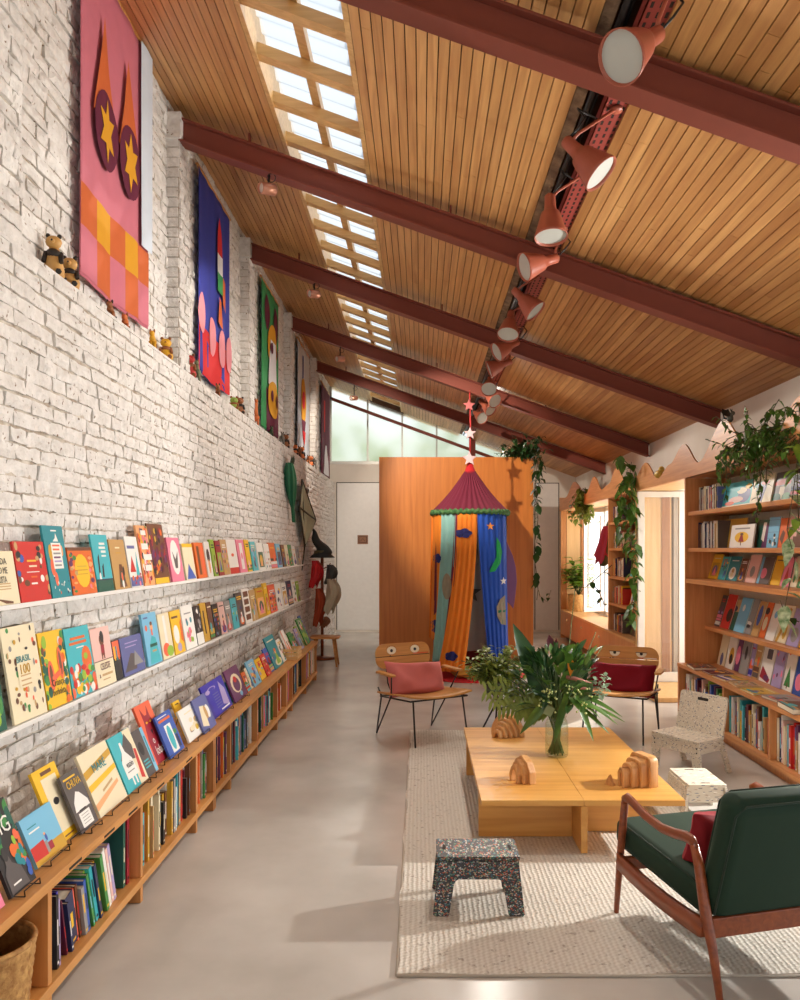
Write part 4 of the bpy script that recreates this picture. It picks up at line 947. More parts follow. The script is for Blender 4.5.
def arch_set(px,py,rz,kind,W,H,th,dep,step,n,where,solid_small=True):
    s=(py-CY)/(EYE-.288); d=F/s; base=P(px,py,d); base.z=.2885
    ax=Vector((math.sin(rz),-math.cos(rz),0))     # outward normal of the arch plane, towards the smaller ones
    size=['largest','second largest','third largest','fourth largest','fifth largest','smallest'] if n==6 else ['largest','second largest','middle','second smallest','smallest']
    for i in range(n):
        w=W-2*i*(th+.002); h=H-i*(th+.0015)
        if w<2*th+.012 or h<th+.006: break
        o,inn=archpoly(w,h,th,kind); m=MB()
        k=len(o); b=0
        for yy in (0,dep):
            for (x,z) in o: m.v.append((x,yy,z))
            for (x,z) in inn: m.v.append((x,yy,z))
        for q in range(k-1):
            m.face((q,q+1,k+q+1,k+q)); m.face((2*k+q,3*k+q,3*k+q+1,2*k+q+1))
            m.face((q,2*k+q,2*k+q+1,q+1),sm=kind!='house'); m.face((k+q,k+q+1,3*k+q+1,3*k+q),sm=kind!='house')
        m.face((0,k,3*k,2*k)); m.face((k-1,3*k-1,4*k-1,2*k-1)[::1])
        ob=m.build('wooden_arch',STACKW,None,base+ax*(step*i)+Vector((0,0,.0002)),(0,0,rz),bevel=.0025)
        tag(ob,'%s wooden arch of the %s'%(size[i],where),'toy block','wooden nesting arches on the low table')
arch_set(506,735,math.radians(-38),'round',.25,.145,.02,.045,.032,6,'rainbow stacker by the vase at the far table corner')
arch_set(521,781,math.radians(-62),'house',.17,.145,.02,.04,.026,5,'peaked stacker nearest the dark step stool')
arch_set(640,784,math.radians(-66),'square',.17,.165,.018,.055,.045,4,'rounded square stacker nearest the green armchair')
tb=MB(); tb.prism([(-.03,0),(.03,0),(0,.06)],0,.03,M=Matrix.Rotation(PI/2,4,'X'))
s=(784-CY)/(EYE-.288); tag(tb.build('toy_wedge',STACKW,None,P(611,785,F/s)*1.0,(0,0,math.radians(-40)),bevel=.002),'small wooden wedge in front of the rounded square stacker','toy block')

# ---- speckled kids' step stools
DSPK=speckle('dark_recycled_plastic',(48,46,48),[(200,196,190),(190,90,60),(60,110,130),(90,140,110),(170,150,120),(60,60,70)],170,.45,.42)
WSPK=speckle('white_recycled_plastic',(214,204,186),[(150,142,136),(130,134,146),(240,234,222),(186,164,140)],120,.5,.15)
def panel_arch(w0,w1,h,leg,ah):
    """trapezoid foot panel with an arched cut-out; bottom width w1, top width w0"""
    r=.022; L=[]
    L+= [(-w1/2+.008,0),(-w1/2+leg-.006,0),(-w1/2+leg,.01)]
    il=-w0/2+leg+.004
    L+= [(il-.006,ah-r)]+[(il-.004+r-r*math.cos(PI/2*k/5),ah-r+r*math.sin(PI/2*k/5)) for k in range(1,6)]
    R_=[(-x,z) for x,z in L][::-1]
    top=[(w0/2,h),(-w0/2,h)]
    return L+R_+[(w1/2,.008)]+top+[(-w1/2,.008)]
def stool(label,loc,rz,w,d,h,mat):
    o=thing('step_stool',label,'stool',loc,(0,0,rz))
    m=MB(); m.prism(rnd_poly(-w/2-.006,w/2+.006,-d/2,d/2,.012),h-.018,h); m.build('seat',mat,o,bevel=.002)
    for sg in (-1,1):
        pl=panel_arch(w,w*1.13,h-.019,.07,h*.62)
        tilt=.03; Mx=Matrix.Translation((0,sg*(d/2-.006)+sg*tilt,0))@Matrix(((1,0,0,0),(0,1,-sg*tilt/h,0),(0,0,1,0),(0,0,0,1)))@UP
        m=MB(); m.prism(pl,-.008,.008,M=Mx); m.build('side_panel',mat,o,bevel=.0015)
    for sg in (-1,1):
        m=MB(); m.box(sg*(w/2-.03),sg*(w/2-.014),-d/2+.012,d/2-.012,h*.5,h-.0185); m.build('end_brace',mat,o)
    m=MB()
    for sg in (-1,1): m.prism(rnd_poly(sg*(w/2-.028)-.007,sg*(w/2-.028)+.007,-.028,.028,.006,4),h-.002,h+.0006)
    m.build('grip_slot',DARK,o)
    return o
stool('dark confetti speckled plastic step stool on the rug before the table',(.25,3.41,RZ),0,.35,.21,.257-RZ,DSPK)
stool('white speckled plastic step stool beside the table and green armchair',(1.67,4.60,0),PI/2,.33,.225,.22,WSPK)
# ---- white speckled low chair
wc=thing('kids_chair','white speckled plastic low chair with a grip slot in its backrest','chair',(1.915,5.46,0),(0,0,math.radians(-57)))
w,d,h=.41,.27,.265
m=MB(); m.prism(rnd_poly(-w/2,w/2,-d/2-.01,d/2+.005,.01),h-.018,h); m.build('seat',WSPK,wc,bevel=.002)
m=MB(); m.prism(panel_arch(w*.98,w*1.06,h-.019,.065,h*.62),-.008,.008,M=Matrix.Translation((0,-d/2+.006,0))@UP); m.build('front_panel',WSPK,wc,bevel=.0015)
for sg in (-1,1):
    m=MB(); m.box(sg*(w/2-.022),sg*(w/2-.006),-d/2+.016,d/2-.01,h*.66,h-.019); m.build('side_rail',WSPK,wc,bevel=.0015)
    m=MB(); x=sg*(w/2-.014)
    m.hexa([(x-.008,d/2+.05,0),(x+.008,d/2+.05,0),(x+.008,d/2+.1,0),(x-.008,d/2+.1,0),(x-.008,d/2-.055,h-.02),(x+.008,d/2-.055,h-.02),(x+.008,d/2-.002,h-.02),(x-.008,d/2-.002,h-.02)]); m.build('leg',WSPK,wc,bevel=.002)
Mb=Matrix.Translation((0,d/2-.012,h))@Matrix.Rotation(-.22,4,'X')@UP
bk=rnd_poly(-.2,.2,-.03,.28,.025)
m=MB(); m.prism(bk,-.016,0,M=Mb); m.build('backrest',WSPK,wc,bevel=.002)
m=MB(); m.prism(rnd_poly(-.045,.045,.225,.247,.008,4),-.0005,.001,M=Mb); m.build('grip_slot',DARK,wc)
m=MB()
for sg in (-1,1):
    for z in (h-.05,h-.08): m.lathe([(0,0),(.006,0),(.005,.002),(0,.002)],8,M=Matrix.Translation((sg*(w/2-.025),-d/2-.003,z))@Matrix.Rotation(PI/2,4,'X'))
m.build('screw',BLACK,wc)

# ---- plywood chairs with a face on the backrest
PINKV=M((204,112,106),.75,name='pink_velvet',sheen=.7,spec=.2); CRIM=M((126,14,34),.75,name='crimson_velvet',sheen=.5,spec=.2)
def face_chair(label,loc,rz,sleepy):
    BZ=.50 if sleepy else .545
    o=thing('face_chair',label,'chair',loc,(0,0,rz),None)
    m=MB()
    m.grid(lambda u,v: ((u-.5)*.60,(v-.5)*.56-.02, .372+.03*(2*u-1)**2-.055*(v-.3)+.02*max(0,v-.75)-.03*max(0,.12-v)), 14,12); m.build('seat',CHAIRW,o,solid=.014)
    m=MB()
    ring=[(-.27,-.27,.372),(.27,-.27,.372),(.28,.24,.335),(-.28,.24,.335),(-.27,-.27,.372)]
    m.tube(ring,.007,8)
    for sg in (-1,1):
        m.tube([(sg*.16,.24,.33),(sg*.16,.33,.42),(sg*.16,BZ and .358,BZ),(sg*.16,.388,BZ+.18)],.007,8)
    m.build('seat_frame',BLACK,o)
    for sg in (-1,1):
        m=MB(); m.tube([(sg*.235,-.25,.375),(sg*.25,-.315,0.004)],.0075,8); m.build('front_leg',BLACK,o)
        m=MB(); m.tube([(sg*.27,.30,.40),(sg*.27,.24,.335),(sg*.275,.32,.004),(sg*.285,.03,.37)],.007,8); m.build('rear_leg',BLACK,o)
        m=MB(); m.tube([(sg*.285,.03,.37),(sg*.325,-.05,.54),(sg*.325,.19,.545),(sg*.28,.32,.52)],.006,8); ar=m.build('arm_rod',BLACK,o)
        m=MB(); m.prism(rnd_poly(sg*.325-.028,sg*.325+.028,-.09,.20,.024),.545,.562); m.build('armrest',CHAIRW,o,bevel=.003)
    Mb=Matrix.Translation((0,.34,BZ))@Matrix.Rotation(-.16,4,'X')
    def plank(z0,z1,up):
        W,r=.272,.085; n=8; P_=[]
        if up:
            P_=[(W,z0)]+[(W-r+r*math.cos(PI/2*k/n),z1-r+r*math.sin(PI/2*k/n)) for k in range(n+1)]+[(-W+r-r*math.sin(PI/2*k/n),z1-r+r*math.cos(PI/2*k/n)) for k in range(n+1)]+[(-W,z0)]
        else:
            P_=[(W,z1),(-W,z1)]+[(-W+r-r*math.cos(PI/2*k/n),z0+r-r*math.sin(PI/2*k/n)) for k in range(n+1)]+[(W-r+r*math.sin(PI/2*k/n),z0+r-r*math.cos(PI/2*k/n)) for k in range(n+1)]
        m=MB(); m.prism(P_,0,.014,M=Mb@UP); return m
    ub=plank(.106,.215,True).build('backrest',CHAIRW,o,bevel=.002); plank(.0,.1,False).build('backrest',CHAIRW,o,bevel=.002)
    m=MB()
    if not sleepy: m.box(-.27,.27,-.006,-.002,.099,.107,M=Mb)
    m.build('back_gap',M((70,40,20),.6),o) if not sleepy else None
    for ex in (-.115,.12):
        ey=MB(); pu=MB(); ls=MB()
        n=18; q=[(ex+.045*math.cos(2*PI*k/n),.155+.034*math.sin(2*PI*k/n)) for k in range(n)]
        if sleepy: q=[(x,min(z,.163)) for x,z in q]
        ey.prism(q,.0145,.016,M=Mb@UP)
        pu.prism([(ex+.014*math.cos(2*PI*k/12),.153+.014*math.sin(2*PI*k/12)) for k in range(12)],.016,.0168,M=Mb@UP)
        for k in range(9):
            a=PI*(k+.5)/9 if True else 0
            if sleepy: continue
            c=(ex+.054*math.cos(a),.155+.043*math.sin(a)); ls.prism([(c[0]+.003*math.cos(2*PI*j/6),c[1]+.003*math.sin(2*PI*j/6)) for j in range(6)],.0145,.0155,M=Mb@UP)
        if sleepy: ls.box(ex-.05,ex+.05,-.0165,-.0145,.161,.167,M=Mb)
        ey.build('eye',M((236,228,200),.4),ub); pu.build('pupil',BLACK,ub); ls.build('eyelash',M((70,44,24),.5),ub)
    m=MB(); m.box(.10,.255,-.0155,-.0145,.112,.121,M=Mb); m.build('smile',M((236,226,210),.4) if sleepy else M((214,84,40),.4),ub)
    m=MB(); m.box(.10,.14,-.0162,-.0155,.111,.122,M=Mb); m.build('tongue',M((220,120,90),.5),ub)
    m=MB(); m.ball((0,0,0),.006,8); d_=m.build('nose_hole',BLACK,ub); d_.location=Mb@Vector((-.13,-.014,.108))
    return o
c1=face_chair('plywood lounge chair with round painted eyes and a pink cushion',(.015,6.43,0),math.radians(30),False)
c2=face_chair('plywood lounge chair with sleepy painted eyes and a crimson cushion',(1.708,6.53,0),math.radians(-26),True)
def cush(label,loc,rot,w,h,t,mat,name='cushion'):
    o=pillow(w,h,t).build(name,mat,None,loc,rot,subsurf=1); tag(o,label,'cushion'); return o
def onchair(ch,loc,rot):
    Mx=Matrix.Translation(ch[0])@Matrix.Rotation(ch[1],4,'Z'); 
    return Mx@Vector(loc), (rot[0],rot[1],rot[2]+ch[1])
l,r=onchair(((.015,6.43,0),math.radians(30)),(-.0,.12,.475),(-.45,.06,0)); cush('rumpled pink velvet cushion on the wide-eyed plywood chair',l,r,.58,.32,.17,PINKV)
l,r=onchair(((1.708,6.53,0),math.radians(-26)),(-.01,.13,.45),(-.42,0,0)); cush('crimson velvet cushion on the sleepy-eyed plywood chair',l,r,.60,.31,.16,CRIM)

# ---- green velvet armchair seen from behind
GV=M((30,54,40),.7,name='green_velvet',sheen=.6,spec=.25); GVD=M((30,50,38),.7,name='green_piping',sheen=.3)
ac=thing('armchair','green velvet armchair with a teak frame seen from behind on the rug','armchair',(1.244,3.04,0),(0,0,math.radians(14)))
for sg in (-1,1):
    x=sg*.315
    m=MB(); m.tube([(x,.36,.0125),(x,.335,.2),(x,.305,.40),(x,.285,.515)],[.011,.015,.017,.016],10); m.build('front_leg',TEAK,ac)
    m=MB(); m.tube([(x,-.375,.002 if True else 0),(x,-.325,.2),(x,-.285,.30),(x,-.245,.46),(x,-.215,.525)],[.011,.017,.021,.019,.016],10); m.build('rear_leg',TEAK,ac)
    m=MB()
    pts=[(x,.29,.505),(x,.285,.53),(x,.262,.543),(x,.22,.537),(x,.12,.515),(x,.0,.508),(x,-.09,.52),(x,-.16,.535),(x,-.205,.535),(x,-.225,.515)]
    m.tube(pts,[.015,.019,.021,.020,.019,.019,.020,.021,.020,.015],12,flat=.75); m.build('armrest',TEAK,ac)
    m=MB(); n=10
    m.grid(lambda u,v:(x-.012, .315-.60*u, .225+.065*v-.022*math.sin(PI*u)*0-.018*(1-(2*u-1)**2)),n,1); m.build('side_rail',TEAK,ac,solid=.024)
m=MB(); m.box(-.30,.30,-.305,-.28,.225,.295); m.build('back_rail',TEAK,ac,bevel=.004)
m=MB(); m.box(-.30,.30,.29,.315,.22,.275); m.build('front_rail',TEAK,ac,bevel=.004)
def soft(x0,x1,y0,y1,z0,z1,Mx=None,r=.03):
    m=MB(); m.box(x0,x1,y0,y1,z0,z1,M=Mx); return m
o=soft(-.295,.295,-.23,.43,.275,.395,Matrix.Rotation(.035,4,'X')).build('seat_cushion',GV,ac); md=o.modifiers.new('b','BEVEL'); md.width=.035; md.segments=5
for p in o.data.polygons: p.use_smooth=True
Mk=Matrix.Translation((0,-.235,.285))@Matrix.Rotation(.30,4,'X')
o=soft(-.297,.297,-.06,.06,0.0,.485,Mk).build('back_cushion',GV,ac); md=o.modifiers.new('b','BEVEL'); md.width=.05; md.segments=6
for p in o.data.polygons: p.use_smooth=True
m=MB()
for yy in (-.0465,.0465):
    m.tube([Mk@Vector(p) for p in ((-.2835,yy,.03),(-.2835,yy,.435),(-.268,yy,.456),(-.247,yy,.4715),(.247,yy,.4715),(.268,yy,.456),(.2835,yy,.435),(.2835,yy,.03))],.004,6)
m.build('piping',GVD,ac)
m=MB(); Ms=Matrix.Rotation(.035,4,'X')
for z in (.2855,.3845): m.tube([Ms@Vector(p) for p in ((-.286,-.2,z),(-.286,.39,z),(-.27,.411,z),(-.25,.421,z),(.25,.421,z),(.27,.411,z),(.286,.39,z),(.286,-.2,z))],.004,6)
m.build('piping',GVD,ac)
l,r=onchair(((1.244,3.04,0),math.radians(14)),(-.06,-.07,.475),(.38,.0,0)); cush('red velvet cushion tucked in the green armchair',l,r,.40,.26,.12,M((150,14,32),.7,name='red_velvet',sheen=.5))
# ---- small wooden stool past the shelf end
ws=thing('wooden_stool','small round-cornered wooden stool just past the oak bookshelf end','stool',(-1.30,10.30,0))
m=MB(); m.prism(rnd_poly(-.2,.2,-.15,.15,.07),.38,.41); m.build('seat',OAKX,ws,bevel=.006)
for sx in (-1,1):
    for sy in (-1,1):
        m=MB(); m.tube([(sx*.12,sy*.08,.38),(sx*.17,sy*.12,.004)],[.018,.013],8); m.build('leg',OAKX,ws)
# ---- plywood booth in front of the back wall
bo=thing('plywood_booth','tall orange plywood booth standing before the back wall behind the tent','booth',(.495,10.7,0))
m=MB(); m.box(-1.085,1.085,0,.03,.002,2.88); m.build('front_panel',PLY,bo)
m=MB(); m.box(-1.085,-1.055,.031,1.7,.002,2.88); m.box(1.055,1.085,.031,1.7,.002,2.88); m.build('side_panel',PLY,bo)
m=MB(); m.box(-1.054,1.054,.031,1.7,2.85,2.879); m.build('roof_panel',PLY,bo)
# ------------------------------------------------------------------ play tent
TD=9.8; TS=F/TD; TC=(470-CX)/TS
te=thing('play_tent','hanging circus play tent with orange teal and blue curtains','play tent',(TC,TD,0))
OR=M((230,130,34),.85,name='orange_cotton',sheen=.2); TE=M((136,186,180),.85,name='pale_teal_cotton'); BL=M((34,84,190),.85,name='blue_cotton',sheen=.2)
MA=M((112,28,54),.85,name='maroon_cotton',sheen=.2); GY=M((186,198,194),.9,name='grey_lining'); NV=M((40,44,110),.85,name='navy_felt')
def tx(px): return (px-CX)*.965/TS-TC
def tzv(py): return EYE-(py-CY)*.965/TS
RT=.475
def fronty(x,extra=0):
    return -math.sqrt(max(.0,RT*RT-min(RT,abs(x))**2))-extra
zt_=2.04
def curtain(name,mat,tl,tr,bl,br,zb0,pl,mid=None,ex=0,flare=.1):
    def fn(u,v):
        xa=tl+(tr-tl)*u; xb_=bl+(br-bl)*u; s=v if mid is None else v**mid
        x=xa+(xb_-xa)*s; z=zt_-(zt_-zb0)*v
        w=.012*math.sin(u*pl*2*PI)*(.5+.7*v)
        return (x, fronty(min(RT*.999,max(-RT*.999,xa)),ex)-flare*v*(.3 if abs(xa)>.45 else 1)+w, z)
    m=MB(); m.grid(fn,60,24); o=m.build(name,mat,te,solid=.004); return o,fn
cur={}
cur['o1']=curtain('orange_curtain',OR,tx(432),tx(441.5),tx(429.5),tx(439),.45,2.2)
cur['te']=curtain('teal_curtain',TE,tx(441.5),tx(455),tx(432),tx(446),.2,2.5,1.7)
cur['ms']=curtain('maroon_strip',MA,tx(454),tx(457.5),tx(440),tx(448),.2,1,1.7)
cur['o2']=curtain('orange_curtain',OR,tx(457),tx(476.5),tx(437),tx(463),.10,4.2,1.7,.01)
cur['bl']=curtain('blue_curtain',BL,tx(476.5),tx(507.4),tx(488),tx(509),.10,5.5,1.3,.01)
m=MB(); stp=[(.15*(1 if i%2==0 else .42)*math.sin(PI*i/5),.15*(1 if i%2==0 else .42)*math.cos(PI*i/5)) for i in range(10)][::-1]; m.prism(stp,-.004,.004,M=Matrix.Translation((.04,RT-.04,1.0))@UP); m.build('inner_star',M((84,92,92),.9),te)
m=MB()
m.grid(lambda u,v:(RT*math.cos(PI*u),RT*math.sin(PI*u)+.012*math.sin(u*60),zt_-(zt_-.12)*v),72,6); m.build('back_curtain',GY,te)
def applique(par_key,name,mat,pts,vx,par=None):
    """flat felt shape laid on the curtain (points in photo pixels), fanned around its centre"""
    x=[tx(a) for a,b in pts]; z=[tzv(b) for a,b in pts]
    m=MB(); cx=sum(x)/len(x); cz=sum(z)/len(z)
    def pt(a,c):
        best=None
        fn=cur[par_key][1]; v=(zt_-c)/(zt_-fn(0,1)[2]); v=min(1,max(0,v))
        lo,hi=0.,1.
        for _ in range(24):
            md=(lo+hi)/2
            if fn(md,v)[0]<a: lo=md
            else: hi=md
        return (a,fn((lo+hi)/2,v)[1]-vx,c)
    m.v.append(pt(cx,cz)); n=len(pts)
    for k in (.5,1):
        for a,c in zip(x,z): m.v.append(pt(cx+(a-cx)*k,cz+(c-cz)*k))
    for i in range(n):
        j=(i+1)%n; m.face((0,1+i,1+j)); m.face((1+i,1+n+i,1+n+j,1+j))
    return m.build(name,mat,cur[par_key][0])
def ell(cx,cy,rx,ry,n=16): return [(cx+rx*math.cos(2*PI*k/n),cy+ry*math.sin(2*PI*k/n)) for k in range(n)]
def cloud(cx,cy,w,h): 
    return [(cx+w*math.cos(a)*(.86+.2*abs(math.cos(2.5*a))),cy+h*math.sin(a)*(.8+.3*abs(math.cos(2.5*a+.3)))) for a in [2*PI*k/40 for k in range(40)]]
def starpx(cx,cy,r,k=.42): return [(cx+r*(1 if i%2==0 else k)*math.sin(PI*i/5),cy-r*(1 if i%2==0 else k)*math.cos(PI*i/5)) for i in range(10)]
applique('o2','cloud_patch',NV,cloud(463,533.5,8,4.5),.02); applique('o2','cloud_patch',NV,cloud(450.5,653.5,6,4.5),.02)
applique('o1','cloud_patch',NV,cloud(437.5,558.5,4,4.5),.014); applique('o1','cloud_patch',NV,cloud(434.5,627,3.6,6.5),.014)
applique('o1','spear_patch',MA,[(436,541),(437,565),(436.5,612),(434,616),(433.2,612),(435,565)],.012)
FELT=M((150,140,120),.9); applique('te','round_window',FELT,ell(446.5,586,4.6,13),.02)
applique('bl','star_patch',M((242,160,70),.8),starpx(489.5,526.5,4.2),.02); applique('bl','star_patch',M((240,240,240),.8),starpx(503.4,581,4),.02)
applique('bl','moon_patch',M((24,168,90),.8),[(496,537),(500,543),(502,552),(500,563),(494,571),(488,572),(489,569),(494,565),(496.6,556),(496.6,546)],.022)
applique('bl','round_window',FELT,[(505,595),(505.5,610),(506,625),(500,623),(496,615),(495.5,606),(499,599)],.022)
applique('bl','window_cross',M((30,120,90),.8),[(501.6,599),(503,599),(503,609),(506,609.5),(506,611.5),(503,612),(503,623),(501.6,623),(501.6,612),(497,612),(497,609.5),(501.6,609)],.026)
PU=M((136,98,150),.85,name='purple_cotton')
m=MB(); wg=[(508,540),(511.5,548),(515,556),(518,568),(519,582),(517.5,597),(515.5,610),(511.5,605),(507.5,602)]
m.prism([(tx(a),tzv(b)) for a,b in wg][::-1],-.006,.006,M=Matrix.Translation((0,-.12,0))@UP); m.build('purple_wing',PU,te,bevel=.004)
# canopy cone, frilled rim, cap
m=MB(); n=180
def cone(u,v):
    a=2*PI*u; r=RT+.02+(.045-RT-.02)*v; r+= .014*math.sin(a*34)*(1-v*.6)
    return (r*math.cos(a),r*math.sin(a),zt_+.02+.56*v-.04*math.sin(PI*v))
m.grid(cone,240,6); m.build('canopy',MA,te)
FR=noisy('green_frill',(40,90,50),(96,140,84),30,.9,.5)
m=MB()
def fr(u,v):
    a=2*PI*u; r=RT+.015+.022*math.cos(2*PI*v)+.008*math.sin(a*60); return (r*math.cos(a),r*math.sin(a),zt_+.01+.032*math.sin(2*PI*v)+.01*math.sin(a*43))
m.grid(fr,160,8); m.build('rim_frill',FR,te)
m=MB(); m.lathe([(.105,2.50),(.10,2.51),(.02,2.72),(0,2.725)],24); m.build('cap',M((200,28,40),.8,name='red_felt',sheen=.3),te)
sg_=thing('star_garland','three pale pink fabric stars on a red cord above the play tent','garland',(TC,TD-.02,0))
m=MB(); m.tube([(0,0,2.73),(0.005,0,3.2),(-.005,0.0,3.63)],.010,8); m.build('cord',M((200,60,60),.8),sg_)
for (px,py,r,c) in ((471,456,.10,(226,196,200)),(471.5,430,.085,(226,196,200)),(470.5,401,.085,(196,110,110))):
    st=[(r*(1 if i%2==0 else .45)*math.sin(PI*i/5),r*(1 if i%2==0 else .45)*math.cos(PI*i/5)) for i in range(10)][::-1]
    m=MB(); m.prism(st,-.014,.014,M=Matrix.Translation((tx(px),-.035,tzv(py)))@UP); m.build('star',M(c,.8,sheen=.2),sg_,bevel=.008)
mt=MB(); mt.lathe([(0,.012),(.68,.012),(.70,.006),(.70,.001)],48,capb=False); tag(mt.build('play_mat',M((196,22,34),.9,name='red_mat'),None,(TC+.02,TD-.12,0)),'round red play mat on the floor under the tent','mat')
cush('dark red cushion inside the play tent',(TC+.0,TD-.12,.16),(-.6,0,.2),.42,.3,.14,M((110,22,34),.8,sheen=.3))
cush('mustard floor cushion inside the play tent',(TC-.02,TD-.42,.075),(PI/2,0,.3),.5,.4,.12,M((190,130,40),.8,sheen=.3))

# ------------------------------------------------------------------ wall banners
def banner(label,y0,y1,z0,z1,base,shapes,lining=None):
    o=thing('fabric_banner',label,'banner',(XREC+.03,y0,z0),(0,0,0),'fabric banners hung high on the brick wall')
    W,H=y1-y0,z1-z0
    def surf(u,v): return .006*math.sin(u*11+1.5*v)*(1-.5*v)+.003*math.sin(u*27+2*v)+.01
    m=MB(); m.grid(lambda u,v:(surf(u,v)+.012,W*u,H*v-.02*math.sin(PI*u)*(1-v)),40,30); cl=m.build('cloth',base,o,solid=.003)
    m=MB(); m.tube([(.02,-.02,H+.005),(.02,W+.02,H+.005)],.012,8); m.build('hanging_rod',OAK,o)
    if lining:
        m=MB(); m.grid(lambda u,v:(.008+.006*math.sin(u*9),W*(.86+.22*u)+.0,H*(-.0+.985*v)+.10*(1-v)),8,8); m.build('lining',lining,o,solid=.003)
    mats={}
    for k,(nm,mat,pts) in enumerate(shapes):
        m=mats.setdefault((nm,mat.name,k),(MB(),mat))[0]
        cx=sum(p[0] for p in pts)/len(pts); cz=sum(p[1] for p in pts)/len(pts); b=len(m.v)
        f=lambda a,c:(surf(a,c)+.017+(.0 if nm=='patch' else .0025*min(k,7)+(.003 if nm in ('disc','eye','nostril','core') else .007 if nm=='star' else 0)),W*a,H*c-.02*math.sin(PI*min(1,max(0,a)))*(1-c))
        m.v.append(f(cx,cz)); n=len(pts)
        for q in (.33,.67,1):
            for a,c in pts: m.v.append(f(cx+(a-cx)*q,cz+(c-cz)*q))
        for i in range(n):
            j=(i+1)%n; m.face((b,b+1+i,b+1+j),sm=True)
            for q in range(2): m.face((b+1+q*n+i,b+1+(q+1)*n+i,b+1+(q+1)*n+j,b+1+q*n+j),sm=True)
    for (nm,_,_k),(m,mat) in mats.items(): m.build(nm,mat,cl)
    return o
def dens(pts,n=4):
    out=[]
    for i,p in enumerate(pts):
        q=pts[(i+1)%len(pts)]
        for k in range(n): out.append((p[0]+(q[0]-p[0])*k/n,p[1]+(q[1]-p[1])*k/n))
    return out
def rc_(a,b,c,d): return dens([(a,c),(b,c),(b,d),(a,d)],8)
def el(cx,cz,rx,rz,n=24): return [(cx+rx*math.cos(2*PI*k/n),cz+rz*math.sin(2*PI*k/n)) for k in range(n)]
def st(cx,cz,rx,rz,k=.5): return dens([(cx+rx*(1 if i%2==0 else k)*math.sin(PI*i/6),cz+rz*(1 if i%2==0 else k)*math.cos(PI*i/6)) for i in range(12)],2)
fp=M((200,112,128),.85,name='pink_cotton',sheen=.2); fo=M((200,98,46),.85,name='rust_orange_cotton'); fy=M((214,152,26),.85,name='yellow_cotton'); fm=M((96,22,52),.85,name='plum_cotton')
fb=M((44,54,150),.85,name='royal_blue_cotton',sheen=.2); fr_=M((206,36,40),.85,name='red_cotton'); fs=M((222,140,150),.85,name='salmon_cotton'); fg=M((56,146,86),.85,name='green_cotton'); fw=M((206,216,228),.85,name='pale_blue_cotton'); fwh=M((228,228,232),.85,name='white_cotton')
sh=[]
for i in range(5):
    a=i/5; sh.append(('patch',fo if i%2==0 else fy,rc_(a,a+.2,.15,.275))); sh.append(('patch',fp if i%2==0 else fo,rc_(a,a+.2,.01,.15)))
sh+=[('side_lining',fw,rc_(.83,1.02,.275,.995)),('flame',fo,dens([(.12,.53),(.44,.53),(.34,.70),(.27,.86),(.20,.70)],4)),('flame',fo,dens([(.46,.53),(.78,.53),(.68,.68),(.60,.84),(.54,.68)],4)),
 ('disc',fm,el(.29,.51,.16,.12)),('disc',fm,el(.62,.505,.155,.12)),('star',fy,st(.29,.51,.115,.10)),('star',fy,st(.62,.505,.11,.10))]
banner('pink banner with two starry comets and orange patchwork hem',3.80,4.76,2.97,4.68,fp,sh)
sh=[('red_hem',fr_,rc_(.0,1,.0,.24))]
for i,(a,z) in enumerate(((.08,.3),(.40,.24),(.68,.22),(.94,.22))): sh.append(('oval',fs,el(a,z,.10,.10)))
sh+=[('rocket',fr_,dens([(.50,.70),(.66,.70),(.64,.82),(.58,.9),(.52,.82)])),('rocket_body',fwh,rc_(.5,.66,.56,.70)),('rocket_band',fg,rc_(.5,.66,.50,.60)),('fin',fo,dens([(.66,.46),(.74,.42),(.74,.58),(.66,.6)])),('fin',fo,dens([(.52,.34),(.66,.32),(.62,.46),(.56,.48)]))]
banner('blue banner with a small rocket and red scalloped hem',5.82,6.78,2.96,4.53,fb,sh)
sh=[('hem',fm,rc_(.25,.98,.0,.30)),('oval',fm,el(.3,.82,.14,.12)),('oval',fm,el(.78,.8,.14,.14)),('head',fy,el(.6,.62,.26,.16)),('face',fwh,dens([(.45,.66),(.72,.66),(.86,.34),(.36,.34)])),('snout',fy,el(.62,.25,.3,.13)),('nostril',fm,el(.52,.27,.06,.04)),('nostril',fm,el(.78,.25,.07,.05)),('eye',fm,el(.48,.6,.06,.04)),('eye',fm,el(.8,.6,.06,.04))]
banner('green banner with a long white and yellow animal face',8.12,9.1,2.91,4.5,fg,sh)
sh=[('stem',fb,rc_(.4,.46,.66,.92)),('flower',fy,el(.46,.50,.2,.22)),('core',fr_,el(.46,.52,.09,.08)),('tail',fm,dens([(.3,.34),(.62,.34),(.5,.16),(.44,.16)])),('tip',fr_,dens([(.38,.24),(.6,.24),(.5,.1)]))]
banner('pale blue banner with a yellow kite figure',10.5,11.6,2.93,4.5,fw,sh)
sh=[('stripe',fr_,rc_(.3,.42,.5,.85)),('tooth',fwh,dens([(.2,.03),(.8,.03),(.7,.2),(.55,.36),(.45,.36),(.36,.2)]))]
banner('maroon banner with a red stroke and white bottle shape',13.0,14.25,2.88,4.45,fm,sh)

